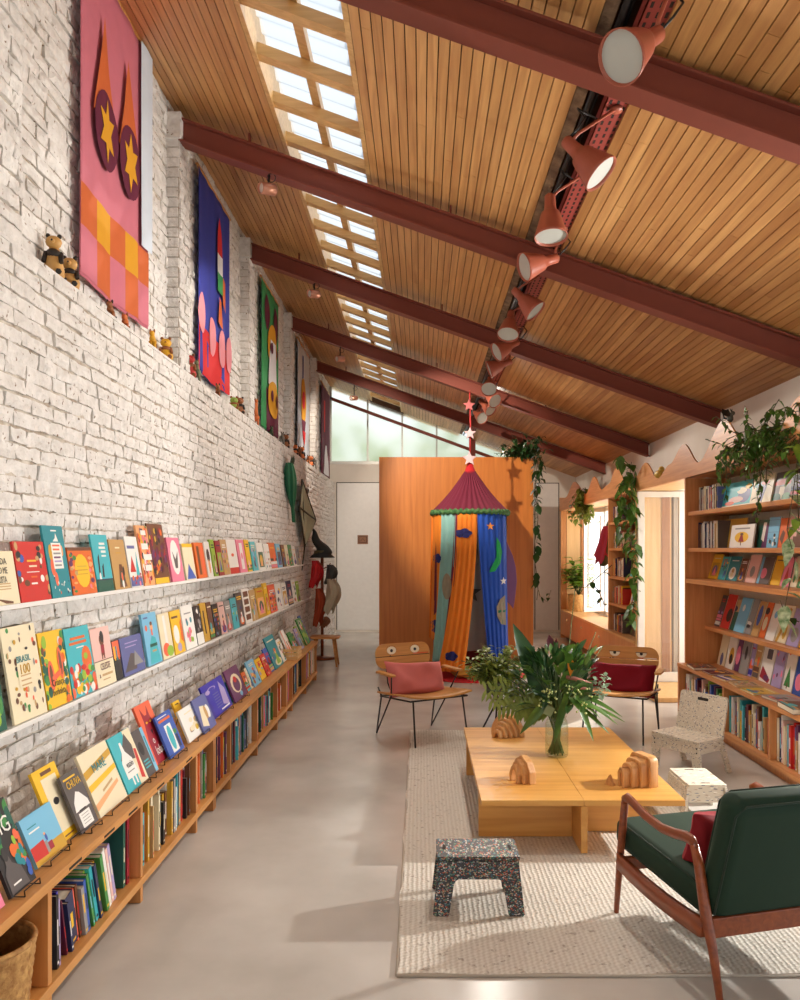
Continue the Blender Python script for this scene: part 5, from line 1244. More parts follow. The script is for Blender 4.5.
# ------------------------------------------------------------------ little figures on the brick ledge
tw=M((206,158,90),.5,name='toy_honey'); tk=M((40,32,26),.5,name='toy_black'); tb_=M((150,90,50),.5,name='toy_brown'); tg=M((110,120,90),.6,name='toy_grey_green'); tr_=M((196,52,48),.5,name='toy_red'); ty=M((226,170,40),.5,name='toy_yellow'); to=M((214,116,60),.5,name='toy_orange'); tgy=M((130,126,118),.6,name='toy_grey')
def beast(name,label,px,body,dark,L=.13,H=.13,neck=.0,up=False,x=-1.69):
    y=F*x/(px-CX); m=MB()
    if up:   # sitting figure: body, dark chest, head with two ears
        m.lathe([(0,0),(.040,.0),(.046,.03),(.030,H*.55),(.022,H*.66)],14,capt=True); m.ball((.0,-.012,H*.52),(.033,.028,H*.13),12,1)
        m.ball((0,-.006,H*.8),(.036,.030,.030),12,0)
        for s in (-1,1):
            m.ball((s*.024,-.004,H*.8+.03),.011,8,1); m.tube([(s*.03,-.01,H*.55),(s*.038,-.034,H*.3)],[.012,.010],6,1); m.tube([(s*.022,-.01,.03),(s*.03,-.055,.012)],[.015,.013],6,1)
        m.ball((0,-.036,H*.78),(.013,.014,.010),8,0); m.ball((0,-.048,H*.785),.005,6,1)
    else:
        m.ball((0,0,H*.55),(H*.22,L*.45,H*.24),12,0)
        for sx in (-1,1):
            for sy in (-1,1): m.tube([(sx*H*.12,sy*L*.3,H*.5),(sx*H*.13,sy*L*.32,0)],[.012,.009],6,1 if sy>0 else 0)
        hy,hz=-L*.5,H*.75+neck
        m.tube([(0,-L*.36,H*.6),(0,hy*.95,hz)],[.02,.014],8,0); m.ball((0,hy-.012,hz+.006),(.017,.03,.018),10,0)
        for s in (-1,1): m.ball((s*.012,hy+.004,hz+.026),(.006,.006,.014),6,1)
        m.tube([(0,L*.42,H*.6),(0,L*.52,H*.42)],[.007,.004],5,1)
    o=m.build(name,[body,dark],None,(x,y,ZL+.0045),(0,0,.25)); tag(o,label,'toy figure','wooden toy figures on the brick ledge'); return o
beast('toy_bear','upright honey wooden toy bear with black ears at the ledge near end',54,tw,tk,H=.2,up=True)
beast('toy_bear','smaller wooden toy bear in front of the pink banner foot, beside the tall bear',70,tw,tk,H=.15,up=True)
beast('toy_cub','tiny honey wooden cub between the two toy bears',61,tw,tk,L=.1,H=.07)
beast('toy_lion','tan wooden toy animal lying under the pink banner',112,tb_,tk,L=.16,H=.07)
beast('toy_puppy','small orange toy animal under the pink banner corner',126,to,tb_,L=.1,H=.07)
beast('toy_deer','yellow toy deer before the first brick pilaster',153,ty,tb_,L=.1,H=.1,neck=.01)
beast('toy_owl','yellow and brown toy owl at the pilaster foot',166,ty,tb_,H=.14,up=True)
beast('toy_rooster','red toy rooster before the blue banner',190,tr_,tb_,H=.17,up=True)
beast('toy_wolf','grey green standing toy beside the red rooster',197,tg,tb_,L=.14,H=.14,neck=.02)
beast('toy_snake','brown long toy crawling under the blue banner',218,tb_,tk,L=.3,H=.08)
beast('toy_parrot','green toy bird after the blue banner',234,M((140,170,70),.5),tb_,H=.11,up=True)
beast('toy_fox','brown upright toy after the green toy bird',240,tb_,tk,H=.16,up=True)
beast('toy_giraffe','orange toy giraffe before the green banner',256,to,tb_,L=.13,H=.16,neck=.12)
beast('toy_crocodile','dark green long toy under the green banner',271,M((70,84,60),.6),tk,L=.3,H=.1)
beast('toy_rhino','grey toy rhino after the green banner',282,tgy,tk,L=.16,H=.16)
beast('toy_monkey','brown sitting toy beside the grey rhino',286,tb_,tk,H=.18,up=True)
for i,(px,c,dn) in enumerate(((295,to,'first orange'),(299,tb_,'brown'),(302,to,'second orange'),(308,tb_,'tall brown'),(311,to,'third orange'),(314,tgy,'grey'))):
    beast('toy_fox',dn+' toy in the row under the pale blue banner',px,c,tk,L=.12,H=.14+.03*(i%3),up=i%2==0)

# ------------------------------------------------------------------ costumes
GC=M((18,96,66),.5,name='emerald_satin',sheen=.5)
def hang(name,label,cat,px,x): return thing(name,label,cat,(x,F*x/(px-CX),0))
o=hang('green_costume','long emerald scaly costume hanging on the brick wall past the white ledges','costume',290,-1.585)
m=MB()
def gf(u,v):
    a=2*PI*u; z=2.62-.70*v; r=(.035+.10*math.sin(PI*min(1,v*1.25+.08))**.8*(1-.55*v)); r*=1+.16*math.sin(a*7+v*4)
    return (r*.55*math.cos(a), r*math.sin(a)*1.0+.34*v-.06, z)
m.grid(gf,56,24); m.build('garment',GC,o)
m=MB()
for k in range(7): m.leaf((0,-.02+.03*k*.6,2.62),(.3,-.5+.3*k,.9),(1,0,0),.14,.05,.1,n=2)
m.build('crest',M((14,60,44),.6),o)
o=hang('gauze_kite','pale green gauze kite on dark sticks hanging beside the emerald costume','kite',302,-1.60)
m=MB(); A_,B_,C_,D_=(.0,0,2.52),(.10,.62,2.0),(.02,.1,1.62),(.04,-.45,2.12)
for a,b2 in ((A_,B_),(B_,C_),(C_,D_),(D_,A_),(A_,C_),(D_,B_)): m.tube([a,b2],.011,6)
m.tube([C_,(0,.0,1.3)],.010,6); m.build('frame',M((60,58,44),.6),o)
m=MB()
for q,(a,b2,c) in enumerate(((A_,B_,C_),(A_,C_,D_))):
    n=8; a,b2,c=map(Vector,(a,b2,c)); bb=len(m.v)
    m.grid(lambda u,v:tuple(a+(b2-a)*u*(1-v)+(c-a)*v+Vector((.03*math.sin(9*u)*math.sin(PI*v),0,0))),n,n)
m.build('gauze',M((178,186,160),.8,name='gauze'),o)
o=hang('bat_puppet','small black bat puppet above the gauze kite','puppet',305.5,-1.60)
m=MB()
for a,l in ((.4,.16),(1.4,.12),(2.7,.16),(4.0,.14),(5.2,.12)): m.leaf((0,0,2.36),(.2,math.cos(a),math.sin(a)),(1,0,0),l,.07,.02,n=3)
m.ball((0,0,2.36),.035,10); m.build('body',BLACK,o)
cs_=thing('coat_stand','wooden coat stand holding costumes between the shelf end and the white door','coat stand',(-1.43,11.0,0))
m=MB(); m.tube([(0,0,.0),(0,0,1.55)],.022,10); m.build('pole',TEAK,cs_)
m=MB(); m.lathe([(0,0),(.2,0),(.2,.02),(.03,.04),(0,.04)],20); m.build('base',TEAK,cs_)
for a in (0,PI/2,PI,3*PI/2):
    m=MB(); m.tube([(0,0,1.3),(.09*math.cos(a),.09*math.sin(a),1.33),(.12*math.cos(a),.12*math.sin(a),1.38)],.009,6); m.build('peg',TEAK,cs_)
o=thing('witch_hat','crooked black witch hat on top of the wooden coat stand','hat',(-1.43,11.0,1.50))
m=MB(); n=24
def hf(u,v):
    a=2*PI*u; r=.125*(1-v)**1.1+.006; r*=1+.12*math.sin(v*22)*(1-v)*.6; return (r*math.cos(a)-.20*v**1.8+.03*math.sin(9*v),r*math.sin(a),.42*v+.01*math.sin(a*5)*(1-v))
m.grid(hf,28,14); m.build('crown',M((46,52,50),.7,name='hat_felt'),o)
m=MB(); m.lathe([(.115,.012),(.18,-.04),(.185,-.038),(.12,.02)],32); m.build('brim',M((46,52,50),.7,name='hat_felt'),o)
m=MB(); m.lathe([(.120,.02),(.108,.065),(.113,.065),(.127,.02)],28); m.build('band',M((90,84,50),.6),o)
def bag(name,label,loc,w,h,mat,fold=6):
    m=MB()
    def fn(u,v):
        a=2*PI*u; r=w*(.25+.75*math.sin(PI*(.08+.7*v))**.8)*(1+.16*math.sin(fold*a+v*3)+.12*math.sin(2*a+5*v)+.08*math.sin(11*a-6*v)); return (r*.7*math.cos(a)+w*.35*math.sin(4*v),r*math.sin(a),-h*v*(1+.10*math.sin(3*a)))
    m.grid(fn,36,14); o=m.build(name,mat,None,loc); return tag(o,label,'costume','costumes on the coat stand')
bag('red_cape','bunched bright red cape on the coat stand','',.0,.0,BLACK) if False else None
bag('red_cape','bunched bright red cape on the near side of the coat stand',(-1.52,10.9,1.42),.11,.36,M((206,30,36),.5,name='red_satin',sheen=.4))
bag('grey_hood','dark grey hood on the door side of the coat stand',(-1.31,10.92,1.36),.10,.26,M((74,74,72),.8))
bag('linen_sack','pale linen sack hanging low on the coat stand',(-1.29,10.86,1.16),.13,.46,M((196,184,158),.85))
bag('rust_skirt','rust orange skirt hanging below the red cape',(-1.47,10.9,1.02),.10,.5,M((170,70,36),.8))
bag('leather_pouch','small brown leather pouch low on the coat stand',(-1.36,10.84,.62),.06,.14,M((140,90,56),.6))
# jacket hung on the narrow bookcase side
o=thing('hanging_jacket','maroon and olive jacket hanging at the window side of the narrow bookcase','jacket',(2.66,10.32,0))
m=MB()
def jf(u,v):
    a=2*PI*u; r=(.04+.09*v**.6)*(1+.2*math.sin(5*a+2*v)); return (-.04+r*math.cos(a)-.05*v,.07+r*.55*math.sin(a),2.0-.58*v*(1+.12*math.sin(2*a)))
m.grid(jf,36,14); m.build('body',M((58,60,34),.85,name='olive_cloth'),o)
m=MB()
def jf2(u,v):
    a=2*PI*u; r=(.045+.07*v**.7)*(1+.22*math.sin(5*a+3*v)); return (-.13-.07*v+r*.8*math.cos(a),.05+r*.5*math.sin(a),1.90-.46*v*(1+.14*math.sin(3*a+1)))
m.grid(jf2,36,8); m.build('lining',M((132,20,40),.85,name='maroon_cloth'),o)

# ------------------------------------------------------------------ plants
LG=leafmat('leaf_green',(48,84,30),(96,134,54)); LD=leafmat('leaf_dark',(20,52,24),(48,86,38)); LL=leafmat('leaf_lime',(96,140,40),(160,190,76)); LV=leafmat('leaf_variegated',(70,120,60),(206,220,180),scale=26); LB=leafmat('leaf_bright_olive',(120,140,58),(166,184,92)); LY=leafmat('leaf_olive',(96,116,44),(146,160,74))
STM=M((70,92,44),.6,name='stem_green'); STB=M((80,66,40),.7,name='stem_brown')
def rv(r_,s=1): return Vector((r_.uniform(-s,s),r_.uniform(-s,s),r_.uniform(-s,s)))
def vine(o,path,r_,leafL,leafW,step,mat,sname='stem',lname='foliage',droop=.5,mb=None,ms=None):
    """stem along path with leaves at intervals"""
    own=mb is None
    if own: mb=MB(); ms=MB()
    pts=[Vector(p) for p in path]; ms.tube(pts,.003,5)
    for a,b2 in zip(pts,pts[1:]):
        L=(b2-a).length; n=max(1,int(L/step))
        for k in range(n):
            p=a+(b2-a)*((k+r_.random())/n); d=rv(r_); d.z=d.z*.5-.35; 
            s=r_.uniform(.7,1.2); mb.leaf(p,d,(0,0,1) if abs(d.normalized().z)<.9 else (1,0,0),leafL*s,leafW*s,droop,n=3,shape=[.35,1,.75,.02])
    if own: ms.build(sname,STB,o); mb.build(lname,mat,o)
rp=random.Random(101)
# ivy spilling over the tall bookcase cornice
o=thing('trailing_ivy','bushy trailing ivy spilling over the wavy cornice of the tall bookcase','plant',(0,0,0))
mb=MB(); ms=MB()
for k in range(105):
    y=rp.uniform(4.85,5.85); x=2.52+rp.uniform(-.03,.12)
    p=Vector((x,y,2.36+rp.uniform(0,.1))); path=[p]; d=Vector((rp.uniform(-1,.4),rp.uniform(-.8,.8),rp.uniform(-.3,.6))).normalized()
    for q in range(rp.randint(3,7)):
        d=(d+rv(rp,.45)+Vector((0,0,-.16))).normalized(); p=p+d*.05
        if p.x>2.9: p.x=2.9
        if p.z<2.32 and p.x>FX-.03: p.x=FX-.04
        path.append(p.copy())
    vine(o,path,rp,.05,.036,.018,LG,mb=mb,ms=ms)
for (y0,ln) in ((6.1,.42),(5.9,.34),(5.6,.40),(5.4,.55),(5.5,.62),(5.35,.38),(6.25,.3)):
    p=Vector((FX-.05,y0,2.40)); path=[p.copy()]
    for q in range(int(ln/.06)): p=p+Vector((rp.uniform(-.02,.012),rp.uniform(-.03,.04),-.06)); p.x=min(p.x,FX-.03); path.append(p.copy())
    vine(o,path,rp,.045,.034,.024,LG,mb=mb,ms=ms)
ms.build('stem',STB,o); mb.build('foliage',LG,o)
m=MB(); m.box(2.56,2.86,5.1,5.8,2.2905,2.40); m.build('planter',M((90,70,52),.7),o)
# variegated pothos at the right edge
o=thing('variegated_pothos','variegated pothos vine hanging before the near end of the tall bookcase','plant',(0,0,0))
def hv(pts,L,W,step,mat,nm='vine'):
    vine(o,pts,rp,L,W,step,mat,sname='stem')
hv([P(798,455,4.97),P(792,500,4.97),P(787,530,4.95),P(795,560,4.95),P(786,600,4.95),P(783,625,4.95)],.12,.075,.07,LV)
hv([P(799,440,4.96),P(797,480,4.96),P(799,530,4.95)],.12,.08,.06,LL)
hv([P(780,600,4.95),P(786,616,4.95),P(799,622,4.95)],.07,.05,.2,LD)
# pothos between narrow bookcase and door bay
o=thing('hanging_pothos','green pothos hanging from the cornice beside the glazed door bay','plant',(0,0,0))
mb=MB(); ms=MB(); dd=8.75
for path in ([(632,462),(630,480),(626,500),(628,530),(632,560),(634,590)],[(628,470),(622,490),(618,515),(622,540),(626,556)],[(634,470),(633,500),(636,530),(635,560)],[(624,478),(620,500),(626,520)],[(633,560),(635,590),(634,612),(630,625)],[(632,600),(628,612),(626,622)],[(632,468),(622,462),(620,455)],[(628,500),(632,520),(630,548)]):
    vine(o,[P(a+rp.uniform(-1,1),b2,dd+rp.uniform(-.12,.12)) for a,b2 in path],rp,.11,.085,.05,LG,mb=mb,ms=ms)
ms.build('stem',STB,o); mb.build('foliage',LG,o)
# small hanging plant over the window seat
o=thing('window_plant','small bushy plant hanging from the cornice over the window seat','plant',(0,0,0))
mb=MB(); ms=MB()
for k in range(26):
    a=P(583+rp.uniform(-4,5),489+rp.uniform(-2,6),11.7); path=[a]; p=a.copy()
    for q in range(rp.randint(3,7)): p=p+Vector((rp.uniform(-.05,.05),rp.uniform(-.05,.05),-.07)); path.append(p.copy())
    vine(o,path,rp,.085,.06,.035,LG,mb=mb,ms=ms)
ms.build('stem',STB,o); mb.build('foliage',LY,o)
# potted plant on the window seat
o=thing('potted_plant','leafy green plant in a woven straw pot on the window seat','plant',(2.735,13.2,.509))
m=MB()
def pf(u,v):
    a=2*PI*u; return ((.165+.012*v+.006*math.sin(a*16+PI*int(v*7.99)))*math.cos(a),(.165+.012*v+.006*math.sin(a*16+PI*int(v*7.99)))*math.sin(a),.0+.29*v)
m.grid(pf,96,8); m.build('pot',noisy('straw',(176,128,66),(222,180,112),30,.7,.4),o)
m=MB(); m.lathe([(0,.27),(.14,.27)],20); m.build('soil',M((60,44,32),.9),o)
mb=MB(); ms=MB()
for k in range(22):
    a=rp.uniform(0,2*PI); r=rp.uniform(.04,.30); tp_=Vector((r*math.cos(a),r*math.sin(a),rp.uniform(.5,.92))); ms.tube([(0,0,.27),tp_*.5+Vector((0,0,.16)),tp_],.006,5)
    for q in range(7):
        p=Vector((0,0,.27)).lerp(tp_,.4+.1*q); d=rv(rp); d.z=abs(d.z)*.5; mb.leaf(p,d,(0,0,1),.19,.11,.25)
ms.build('stem',STM,o); mb.build('foliage',LL,o)
# long thin runner across the window
o=thing('thin_creeper','thin dark creeper arching before the window seat','plant',(0,0,0))
ms=MB(); mb=MB()
for path in ([(612,565),(604,572),(592,582),(585,588)],[(592,584),(598,590),(602,598),(604,604)]):
    ms.tube([P(a,b2,10.0) for a,b2 in path],.006,5)
    for a,b2 in path[1:]: mb.leaf(P(a,b2,10.0),rv(rp),(0,0,1),.1,.08,.2)
ms.build('stem',STB,o); mb.build('foliage',LD,o)
# ivy on the booth corner with long strands
o=thing('booth_ivy','dark ivy on top of the plywood booth trailing down one corner','plant',(0,0,0))
mb=MB(); ms=MB()
for k in range(60):
    p=P(rp.uniform(512,532),456+rp.uniform(-2,1),10.75+rp.uniform(-.1,.3)); p.z=max(p.z,2.89); path=[p]
    d=Vector((rp.uniform(-1,1.0),rp.uniform(-.8,.3),rp.uniform(.3,1))).normalized()
    for q in range(rp.randint(3,6)): d=(d+rv(rp,.5)+Vector((0,0,-.12))).normalized(); p=p+d*.06; path.append(p.copy())
    vine(o,path,rp,.075,.05,.03,LD,mb=mb,ms=ms)
for x0,ln,lf in ((536,50,1),(538,60,1),(540,40,1),(537,95,1),(542,30,1)):
    pts=[]; yy=455
    while yy<455+ln: pts.append(P(x0+rp.uniform(-2,2),yy,10.62)); yy+=8
    vine(o,pts,rp,.09,.06,.05,LD,mb=mb,ms=ms)
pts=[P(536+2*math.sin(k*.9),500+k*10,10.62) for k in range(11)]; ms.tube(pts,.005,5)
for py in (505,526,546,553,573,578): mb.leaf(P(537,py,10.6),(rp.uniform(-.4,.4),-.3,-1),(0,1,0),.14,.1,.1,shape=[.35,1,.75,.02])
pts=[P(536,582,10.62),P(540,596,10.62),P(547,602,10.62),P(551,590,10.62)]; vine(o,pts,rp,.09,.06,.08,LY,mb=mb,ms=ms)
ms.build('stem',STB,o); mb.build('foliage',LD,o)
# bushy plant on black crossed stand behind the table
bx_,by_=.66,6.6
o=thing('plant_stand_bush','bushy fine-leaved plant on a crossed black rod stand behind the table','plant',(bx_,by_,0))
m=MB()
for a in (0.3,2.4,4.5): m.tube([(.16*math.cos(a),.16*math.sin(a),.003),(-.06*math.cos(a),-.06*math.sin(a),.37)],.008,8)
m.build('stand',BLACK,o)
m=MB(); m.lathe([(0,.34),(.09,.34),(.12,.46),(.112,.46),(.1,.44),(0,.44)],24); m.build('pot',M((60,58,54),.6),o)
mb=MB(); ms=MB()
for k in range(110):
    a=rp.uniform(0,2*PI); el_=rp.uniform(-.35,1.2); r=rp.uniform(.14,.33)
    e=Vector((math.cos(a)*math.cos(el_)*r,math.sin(a)*math.cos(el_)*r*.9,.53+math.sin(el_)*r*.85)); ms.tube([(0,0,.44),e*.5+Vector((0,0,.27)),e],.003,4)
    for q in range(9):
        p=Vector((0,0,.46)).lerp(e,.45+.07*q)+rv(rp,.02); d=rv(rp); d.z*=.5; mb.leaf(p,d,(0,0,1),.06,.036,.2,n=2)
ms.build('stem',STM,o); mb.build('foliage',LB,o)

# bouquet in a glass jar
vx,vy=.857,4.80; V=thing('glass_vase','clear glass jar of mixed tropical foliage at the table centre','vase',(vx,vy,.2885))
VG,t,b=nt('vase_glass')
for nd in list(t.nodes):
    if nd.name!='Material Output': t.nodes.remove(nd)
tp=t.nodes.new('ShaderNodeBsdfTransparent'); tp.inputs[0].default_value=(.93,.97,.94,1); gl=t.nodes.new('ShaderNodeBsdfGlossy'); gl.inputs['Roughness'].default_value=.04
fz=t.nodes.new('ShaderNodeLayerWeight'); fz.inputs[0].default_value=.25; pw=t.nodes.new('ShaderNodeMath'); pw.operation='POWER'; pw.inputs[1].default_value=2; t.links.new(fz.outputs['Facing'],pw.inputs[0]); ad=t.nodes.new('ShaderNodeMath'); ad.operation='MULTIPLY_ADD'; ad.inputs[1].default_value=.5; ad.inputs[2].default_value=.03; t.links.new(pw.outputs[0],ad.inputs[0])
mx=t.nodes.new('ShaderNodeMixShader'); t.links.new(ad.outputs[0],mx.inputs[0]); t.links.new(tp.outputs[0],mx.inputs[1]); t.links.new(gl.outputs[0],mx.inputs[2]); t.links.new(mx.outputs[0],t.nodes['Material Output'].inputs['Surface'])
m=MB(); m.lathe([(0,.002),(.066,.002),(.073,.012),(.073,.20),(.066,.225),(.058,.238),(.062,.25),(.058,.25),(.054,.238),(.062,.222),(.069,.2),(.069,.014),(0,.012)],36); m.build('jar',VG,V)
WAT=M((150,160,110),.1,name='vase_water'); 
m=MB(); m.lathe([(0,.14),(.068,.14)],30); m.build('water_surface',VG,V)
B_=thing('bouquet','wild bouquet of fern, broad leaves and orange bird-of-paradise bloom standing in the glass jar','bouquet',(vx,vy,.2885))
ms=MB()
for k in range(44):
    a=rp.uniform(0,2*PI); r=rp.uniform(0,.06); ms.tube([(r*math.cos(a+2.4),r*math.sin(a+2.4),.016),(r*.85*math.cos(a),r*.85*math.sin(a),.25),(.16*math.cos(a)*rp.random(),.16*math.sin(a)*rp.random(),.42)],rp.uniform(.003,.006),6)
def L2(px,py,dy=0): 
    q=P(px,py,vy+dy); return Vector((q.x-vx,q.y-vy,q.z-.2885))
ld=MB(); lg=MB(); ll=MB(); lo=MB()
TOP=Vector((0,0,.26))
# dense dark core
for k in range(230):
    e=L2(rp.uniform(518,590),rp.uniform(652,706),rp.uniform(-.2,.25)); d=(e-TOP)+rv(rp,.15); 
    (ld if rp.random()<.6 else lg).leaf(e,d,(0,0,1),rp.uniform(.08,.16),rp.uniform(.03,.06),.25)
    if k%3==0: ms.tube([TOP*.9,TOP.lerp(e,.5)+Vector((0,0,.03)),e],.003,5)
# ferns to the left (pinnate)
for (a,b2,dy) in ((486,690,-.05),(497,684,.1),(500,708,-.12),(516,712,-.15),(507,696,.05),(526,715,-.1),(492,700,.1)):
    e=L2(a,b2,dy); mid=TOP.lerp(e,.5)+Vector((0,0,.07)); pts=[]
    for q in range(13):
        u=q/12; pts.append(TOP*(1-u)**2+mid*2*u*(1-u)+e*u*u)
    ms.tube(pts,.003,5)
    for q in range(3,13):
        d=(pts[q]-pts[q-1]).normalized(); sd=d.cross(Vector((0,-1,.3))).normalized()
        for s in (-1,1): lo.leaf(pts[q],d*.5+sd*s+rv(rp,.15),(0,-1,.4),.085*(1-.4*abs(q/12-.6)),.022,.15)
# strap leaves lower right
for (a,b2,dy) in ((612,722,-.1),(606,728,0),(596,735,-.1),(584,732,-.15),(600,716,.1),(576,722,-.2),(560,735,-.2),(617,726,.05),(590,725,.1)):
    st0=L2(568+rp.uniform(-6,8),694+rp.uniform(-6,6),dy*.6); e=L2(a,b2,dy); d=e-st0
    lg.leaf(st0,d+Vector((0,0,.12)),(0,-.6,1),d.length*1.05,.045,.22,n=5); ms.tube([TOP,st0],.0035,5)
# tall blade upper left and broad leaves
def blade(mb,a0,a1,w,bend,dy=0,n=6):
    s0=L2(*a0,dy); e=L2(*a1,dy); d=e-s0; mb.leaf(s0,d,(0.25,-1,.2),d.length,w,bend,n=n,fold=.35,shape=[.2,.7,1,.95,.75,.45,.03]); ms.tube([TOP,TOP.lerp(s0,.6),s0],.006,6)
blade(ld,(540,688),(513,625),.13,-.02); blade(ld,(570,690),(578,642),.12,.0,.1); blade(ld,(575,694),(589,650),.08,.04,.15); blade(lg,(560,684),(586,668),.11,.1,-.1); blade(lg,(548,700),(520,730),.06,.1,-.15); blade(ld,(545,696),(526,672),.1,.1,-.05); blade(lg,(575,700),(592,676),.12,.15,-.1); blade(ld,(550,690),(545,650),.09,.05,.1); blade(ld,(565,680),(566,648),.06,.0,.15)
# thin stems rising
for a in ((552,640),(575,590),(596,632),(536,655),(603,646)): ms.tube([TOP,L2((a[0]+556)/2,680,.1),L2(a[0],a[1],.15)],.003,5)
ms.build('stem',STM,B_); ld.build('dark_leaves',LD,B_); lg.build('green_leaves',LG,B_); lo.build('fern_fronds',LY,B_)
m=MB()
for q in range(5): m.leaf(L2(556,655,.05),(.0+rp.uniform(-.35,.35)-.15,-.1,1),(0,-1,0),.11,.035,0)
m.leaf(L2(552,650,.1),(-.2,0,1),(0,-1,0),.10,.05,0); m.build('burgundy_leaf',M((88,30,44),.5,name='burgundy_leaf'),B_)
m=MB()
for q,(a,b2) in enumerate(((-.12,1),(0.02,1.05),(.1,.7))): m.leaf(L2(571,676,-.12),(a,0,b2),(0,-1,.2),.145-.025*q,.03,.0)
m.build('orange_petal',M((244,150,20),.5,name='bird_flower_orange'),B_)
m=MB(); m.tube([L2(566,677,-.12),L2(576,679,-.13),L2(592,683,-.14)],[.012,.013,.002],8); m.tube([L2(572,690,-.1),L2(583,688,-.1),L2(596,690,-.1)],[.008,.010,.002],8); m.build('flower_beak',M((170,110,96),.5,name='bird_flower_beak'),B_)
m=MB()
for k in range(46):
    c=L2(rp.uniform(594,609),rp.uniform(676,696),-.05+rp.uniform(-.06,.06)); m.leaf(c,rv(rp),(0,0,1),.035,.028,.1,n=2)
m.build('pale_leaves',leafmat('eucalyptus',(120,150,120),(180,200,176)),B_)
m=MB()
for k in range(60):
    c=L2(rp.choice((550,572,545,585))+rp.uniform(-7,7),rp.choice((690,694,708,702))+rp.uniform(-6,6),-.16+rp.uniform(-.05,.05)); m.ball(c,.007,6)
m.build('small_buds',M((178,190,120),.5,name='bud_green'),B_)
m=MB(); q=L2(549,711,-.17); m.box(-.026,.026,-.001,.001,-.03,.03,M=Matrix.Translation(q)@Matrix.Rotation(.5,4,'Y')); m.build('paper_tag',M((120,140,100),.7),B_)

# cornice figures
o=MB(); o.ball((0,-.02,.035),(.02,.035,.03),10); o.ball((0,-.05,.075),(.016,.024,.018),10); o.tube([(0,-.03,.04),(0,-.048,.075)],[.014,.01],6); o.tube([(0,.01,.04),(0,.05,.05),(0,.07,.1)],[.012,.008,.003],6,1)
for s_ in (-1,1): o.tube([(0,-.04,.085),(s_*.01,-.03,.115)],[.006,.002],5,1)
o.leaf((0,0,.06),(-.4,.5,1),(0,1,0),.09,.06,.1,1); o.leaf((0,0,.06),(.4,.5,1),(0,1,0),.09,.06,.1,1)
tag(o.build('toy_dragon',[M((60,60,48),.6),BLACK],None,(2.508,6.20,2.615),(0,0,.3)),'small dark dragon figure on the tall bookcase cornice peak','toy figure')
o=MB(); o.ball((0,0,.045),(.04,.07,.045),10); o.ball((-.0,-.07,.09),.034,10); o.tube([(0,.05,.05),(0,.13,.06)],[.02,.01],6,1)
tag(o.build('toy_lion',[M((206,170,70),.5),M((70,56,40),.6)],None,(2.508,8.02,2.332),(0,0,.1)),'small yellow and brown animal figure in the cornice dip over the door bay','toy figure')

# ------------------------------------------------------------------ lamps
LAMPS=[]
def lamp(i,joint,disc,d,label):
    """salmon bell spotlight: joint px, disc-centre px"""
    A_=P(joint[0],joint[1],d); Lh=.215; best=None
    for k in range(200):
        dy=-.22*k/200; v=P(disc[0],disc[1],d+dy)-A_; e=abs(v.length-Lh)
        if best is None or e<best[0]: best=(e,v)
    v=best[1].normalized()
    o=thing('bell_lamp',label,'lamp',A_,(0,0,0),'salmon pink bell lamps along the ceiling tray')
    q=Vector((0,0,-1)).rotation_difference(v).to_matrix().to_4x4()
    m=MB(); m.lathe([(0,.03),(.022,.03),(.03,.02),(.032,-.04),(.036,-.07),(.050,-.08),(.056,-.095),(.064,-.125),(.088,-.205),(.092,-.225),(.088,-.226),(.083,-.205),(.06,-.125)],28,M=q); m.build('shade',LAMP,o)
    m=MB(); m.lathe([(0,-.212),(.0845,-.212)],28,M=q); m.build('diffuser',M((190,194,188),.5,name='lamp_diffuser'),o)
    top=Vector((.925-A_.x,0,zt-.004-A_.z))
    m=MB(); m.tube([(0,0,0),(top.x*.2,top.y*.2,top.z*.3),top],.008,8); m.lathe([(0,-.012),(.03,-.012),(.03,0.),(0,0.)],16,M=Matrix.Translation(top)); m.build('bracket',LAMP,o)
    m=MB(); n=12; c=v*-.02
    m.tube([c,c+Vector((.05,-.02,.05)),c+Vector((.085,-.02,.10)),c+Vector((.05,-.01,.15)),Vector((top.x*.6,0,top.z*.7))],.005,6); m.build('cord',BLACK,o)
    LAMPS.append((A_+v*.235,v.copy()))
LN=['nearest large','second','third','fourth','fifth','sixth','seventh','eighth','ninth','tenth','eleventh','twelfth']
for i,(j,dc,d) in enumerate((((655,36),(622,57),2.75),((569,144),(600,173),3.6),((550,200),(551,236),4.2),((554,259),(525,267),4.95),((516,292),(535,311),5.75),((511,314),(508,334),6.4),((516,343),(497,352),7.15),((509,362),(488,370),7.85),((490,379),(489,389),8.7),((486,394),(495,401),9.5),((481,402),(490.6,410),10.3),((475,413),(482,418),11.0))):
    lamp(i,j,dc,d,'%s salmon bell lamp on the ceiling tray, counting from the camera end'%LN[i])
SPOTS=[]
COP=M((196,140,116),.3,.6,name='copper')
